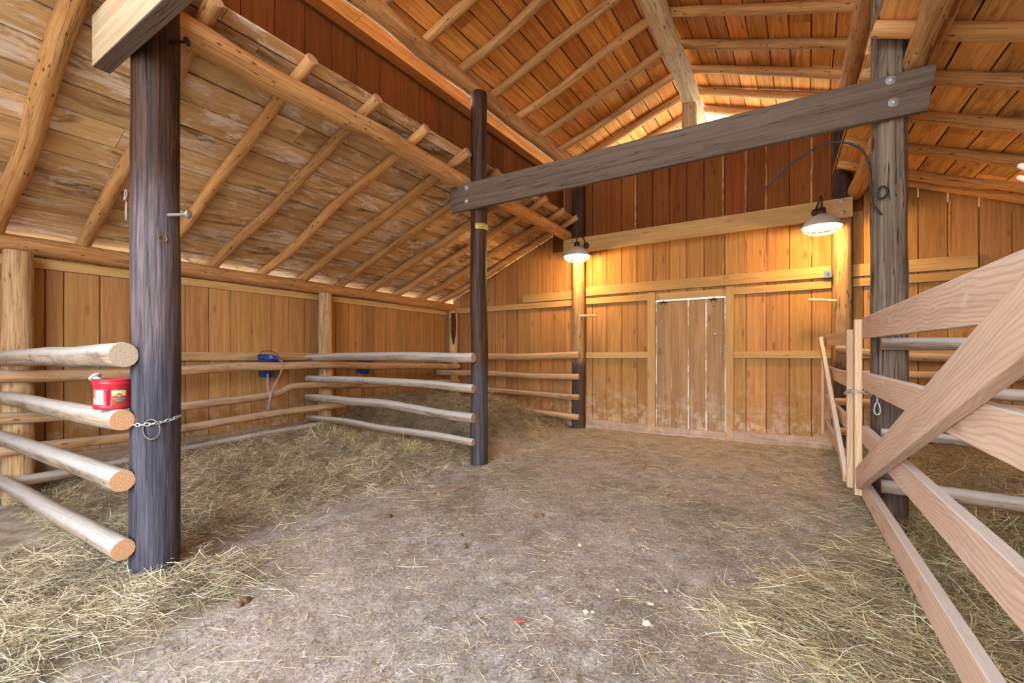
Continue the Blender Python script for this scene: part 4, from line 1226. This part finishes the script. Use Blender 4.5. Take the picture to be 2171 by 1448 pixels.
tag(o, 'dusty plank half buried in the dirt beside the hay', 'plank')


# ------------------------------------------------------------------ a hand reaching in at the edge of the view
def hand():
    e = tag(empty('person', (0.575, 1.574, 1.64)), 'pale hand with curled fingers reaching up behind the plank gate, dark sleeve', 'person')
    me = bpy.data.meshes.new('hand')
    wr = V((0.538, 1.627, 1.678)); kn = V((0.448, 1.547, 1.753))        # wrist, middle knuckle
    ax = (kn - wr).normalized(); side = V((0.25, -0.35, 0.9)); side = (side - ax * side.dot(ax)).normalized(); nr = ax.cross(side)
    vs_ = [wr - ax * 0.05, wr, wr + ax * 0.045]; ed = [(0, 1), (1, 2)]; rad = [(0.029, 0.024), (0.030, 0.021), (0.036, 0.018)]
    for k, (o_, ln, r) in enumerate(((0.033, 0.066, 0.0088), (0.011, 0.074, 0.0092), (-0.011, 0.070, 0.0088), (-0.031, 0.056, 0.0078))):
        p = wr + ax * (0.088 - abs(o_) * 0.18) + side * o_
        i0 = len(vs_); vs_.append(p); ed.append((2, i0)); rad.append((0.0125, 0.011))
        d = ax.copy()
        for q, (f_, bend_) in enumerate(((0.45, 0.25), (0.32, 0.55), (0.23, 0.5))):
            d = (d + nr * bend_ * (1 + 0.15 * k)).normalized()
            p = p + d * ln * f_; vs_.append(p); ed.append((len(vs_) - 2, len(vs_) - 1)); rad.append((r * (1 - 0.1 * q), r * (1 - 0.1 * q)))
    p = wr + ax * 0.025 + side * 0.028; i0 = len(vs_); vs_.append(p); ed.append((1, i0)); rad.append((0.015, 0.013))
    d = (ax * 0.6 + side * 0.7 + nr * 0.3).normalized()
    for ln, r in ((0.034, 0.011), (0.028, 0.0095), (0.020, 0.008)):
        p = p + d * ln; d = (d + ax * 0.35 + nr * 0.2).normalized(); vs_.append(p); ed.append((len(vs_) - 2, len(vs_) - 1)); rad.append((r, r))
    o0 = V(e.location)
    me.from_pydata([tuple(v - o0) for v in vs_], ed, [])
    o = bpy.data.objects.new('hand', me); C.objects.link(o)
    mod = o.modifiers.new('skin', 'SKIN'); mod.use_smooth_shade = True
    for sv, rr in zip(me.skin_vertices[0].data, rad):
        sv.radius = rr
    me.skin_vertices[0].data[0].use_root = True
    o.modifiers.new('sub', 'SUBSURF').levels = 2
    o.modifiers['sub'].render_levels = 2
    bpy.context.view_layer.update()
    m2 = bpy.data.meshes.new_from_object(o.evaluated_get(bpy.context.evaluated_depsgraph_get()))
    o.modifiers.clear(); o.data = m2
    m2.materials.clear(); m2.materials.append(M['skin'])
    m2.polygons.foreach_set('use_smooth', [True] * len(m2.polygons))
    o.parent = e
    el = wr + V((0.16, 0.10, -0.20))
    tube('sleeve', catmull([wr - ax * 0.03, wr.lerp(el, 0.4), el, el + V((0.06, 0.02, -0.10))], 5), [0.036 + 0.0016 * i for i in range(16)], M['sleeve'], e, 16)


hand()

# ------------------------------------------------------------------ straw
PAL = np.array([1.28, 1.31, 1.36]) * np.array([[0.48, 0.41, 0.26], [0.58, 0.50, 0.33], [0.38, 0.31, 0.19], [0.28, 0.22, 0.13], [0.64, 0.57, 0.41], [0.44, 0.39, 0.20], [0.20, 0.15, 0.085]])
GREEN = np.array([1.25, 1.25, 1.22]) * np.array([[0.45, 0.40, 0.20], [0.38, 0.34, 0.16], [0.52, 0.46, 0.28], [0.54, 0.45, 0.25], [0.28, 0.22, 0.11], [0.62, 0.55, 0.38], [0.38, 0.28, 0.14]])
DULL = np.array([2.15, 2.2, 2.3]) * np.array([[0.30, 0.24, 0.15], [0.22, 0.17, 0.10], [0.38, 0.31, 0.20], [0.17, 0.12, 0.07], [0.46, 0.38, 0.25], [0.34, 0.30, 0.17]])


def sample(n, x0, x1, y0, y1, dens):
    xs, ys = [], []
    got = 0
    while got < n:
        x = RNG.uniform(x0, x1, n); y = RNG.uniform(y0, y1, n)
        k = RNG.uniform(0, 1, n) < dens(x, y)
        xs.append(x[k]); ys.append(y[k]); got += int(k.sum())
    return np.concatenate(xs)[:n], np.concatenate(ys)[:n]


def straw(name, label, x, y, lmin, lmax, wmin, wmax, tilt, lift, pal, az=None, azs=3.2, bend=0.25):
    n = len(x)
    L = RNG.uniform(lmin, lmax, n) ** 1.0
    a = RNG.uniform(0, 2 * np.pi, n) if az is None else RNG.normal(az, azs, n)
    pit = RNG.normal(0, tilt, n)
    d = np.stack([np.cos(a) * np.cos(pit), np.sin(a) * np.cos(pit), np.sin(pit)], 1)
    side = np.stack([-np.sin(a), np.cos(a), np.zeros(n)], 1)
    up = np.cross(d, side)
    roll = RNG.uniform(-0.9, 0.9, n)[:, None]
    wv = (side * np.cos(roll) + up * np.sin(roll)) * (RNG.uniform(wmin, wmax, n) * 0.5)[:, None]
    bd = side * RNG.normal(0, bend, n)[:, None] + np.array([0, 0, 1.0]) * RNG.normal(-0.05, bend * 0.45, n)[:, None]
    z = floor_z(x, y) + np.abs(RNG.normal(0, lift, n)) + 0.002 + np.abs(np.sin(pit)) * L * 0.33
    c = np.stack([x, y, z], 1)
    P_ = []
    for t in (-0.5, -0.17, 0.17, 0.5):
        p = c + d * (L * t)[:, None] + bd * (L * (t * t - 0.08))[:, None]
        fl = floor_z(p[:, 0], p[:, 1]) + 0.002
        p[:, 2] = np.maximum(p[:, 2], fl)
        k = 1.0 if abs(t) < 0.3 else 0.55
        P_.append(p - wv * k); P_.append(p + wv * k)
    Vv = np.stack(P_, 1).reshape(-1, 3)                           # n*8
    base = (np.arange(n) * 8)[:, None]
    F_ = np.concatenate([base + np.array([0, 1, 3, 2]), base + np.array([2, 3, 5, 4]), base + np.array([4, 5, 7, 6])], 1).reshape(-1, 4)
    me = bpy.data.meshes.new(name)
    me.vertices.add(len(Vv)); me.vertices.foreach_set('co', Vv.astype(np.float32).ravel())
    me.loops.add(F_.size); me.loops.foreach_set('vertex_index', F_.astype(np.int32).ravel())
    me.polygons.add(len(F_)); me.polygons.foreach_set('loop_start', np.arange(0, F_.size, 4, dtype=np.int32))
    me.update(calc_edges=True)
    cl = 0.85 + 0.28 * wavy(x * 2.1 + 1, y * 2.4) + 0.16 * np.sin(x * 23 + 2 * np.sin(y * 9)) * np.sin(y * 19)
    col = pal[RNG.integers(0, len(pal), n)] * RNG.uniform(0.6, 1.25, n)[:, None] * cl[:, None]
    col = np.concatenate([np.clip(col, 0, 1), np.ones((n, 1))], 1)
    col = np.repeat(col, 8, axis=0)
    at = me.attributes.new('Col', 'FLOAT_COLOR', 'POINT')
    at.data.foreach_set('color', col.astype(np.float32).ravel())
    me.materials.append(M['straw'])
    o = bpy.data.objects.new(name, me); C.objects.link(o)
    o['kind'] = 'stuff'
    return tag(o, label, 'straw')


lm = lambda f: (lambda x, y: f(x, y) * hay_mask(x, y) ** 1.3)
x, y = sample(46000, -5.98, -2.9, 1.0, 4.35, lm(lambda x, y: 1 + 0 * x))
straw('hay_bedding', 'trampled dull hay covering the first stall behind the dark post', x, y, 0.04, 0.20, 0.0016, 0.0042, 0.30, 0.03, np.concatenate([DULL * 1.25, PAL]))
x, y = sample(32000, -5.98, -2.9, 4.3, 7.15, lm(lambda x, y: 1 + 0 * x))
straw('hay_bedding', 'heaped brown hay filling the second stall under the smaller lamp', x, y, 0.06, 0.24, 0.002, 0.005, 0.35, 0.035, PAL * 0.85)
x, y = sample(24000, -4.3, -2.3, 0.0, 1.75, lm(lambda x, y: 1 + 0 * x))
straw('loose_hay', 'loose pale straw spread round the foot of the dark front post', x, y, 0.04, 0.22, 0.0014, 0.0038, 0.22, 0.025, np.concatenate([PAL, PAL, DULL]), az=0.5, azs=0.9)
x, y = sample(20000, -1.1, 0.75, 1.0, 3.9, lm(lambda x, y: 1 + 0 * x))
straw('loose_hay', 'loose greenish hay fanned out before the plank gate', x, y, 0.04, 0.22, 0.0014, 0.0038, 0.16, 0.02, np.concatenate([GREEN, GREEN, PAL, DULL]), az=-0.35, azs=0.8)
x, y = sample(26000, 0.4, 3.1, 0.9, 4.4, lm(lambda x, y: smooth01(3.2, 0.6, x) * 0.9 + 0.1))
straw('hay_bedding', 'thick hay bedding under and behind the plank gate', x, y, 0.06, 0.24, 0.002, 0.005, 0.3, 0.03, GREEN * 0.9)
x, y = sample(14000, 0.15, 3.1, 4.3, 7.1, lm(lambda x, y: 1 + 0 * x))
straw('hay_bedding', 'hay bedding in the back of the gated stall', x, y, 0.06, 0.24, 0.002, 0.005, 0.3, 0.03, PAL * 0.9)


def aisle(x, y):
    s = smooth01(0.15, 0.75, wavy(x * 0.8 + 3, y * 0.7))
    return np.clip(0.35 + 0.65 * s, 0, 1) * (1 - 0.9 * hay_mask(x, y))


x, y = sample(60000, -3.2, 0.5, 0.3, 4.6, aisle)
straw('straw_litter', 'short broken straw bits strewn over the dirt aisle', x, y, 0.006, 0.045, 0.0012, 0.0032, 0.14, 0.003, np.concatenate([DULL * np.array([0.9, 0.87, 0.88]), PAL * np.array([0.9, 0.88, 0.92]), DULL * 0.38]))
x, y = sample(2600, -3.2, 0.5, 0.2, 4.2, aisle)
straw('straw_litter', 'long single straws lying on the dirt aisle', x, y, 0.08, 0.20, 0.0015, 0.0032, 0.06, 0.003, np.concatenate([DULL, PAL, GREEN]))
x, y = sample(9000, -3.3, 0.6, 4.0, 7.1, lambda x, y: np.clip(0.1 + smooth01(-1.0, 0.3, x) + smooth01(-2.0, -3.1, x) + smooth01(0.3, 0.8, wavy(x, y)), 0, 1))
straw('straw_litter', 'thin yellow straw scattered before the back wall', x, y, 0.02, 0.14, 0.0015, 0.0035, 0.10, 0.004, PAL)
# upright green-gold stalks at the middle fence
x = RNG.normal(-5.1, 0.55, 260); y = RNG.normal(3.75, 0.14, 260)
x2 = RNG.normal(-3.95, 0.10, 140); y2 = RNG.normal(3.95, 0.08, 140)
straw('green_hay', 'tufts of greener hay caught under the middle stall rails', np.concatenate([x, x2]), np.concatenate([y, y2]), 0.08, 0.26, 0.003, 0.006, 0.75, 0.04, GREEN * np.array([1.15, 1.25, 0.9]), bend=0.5)
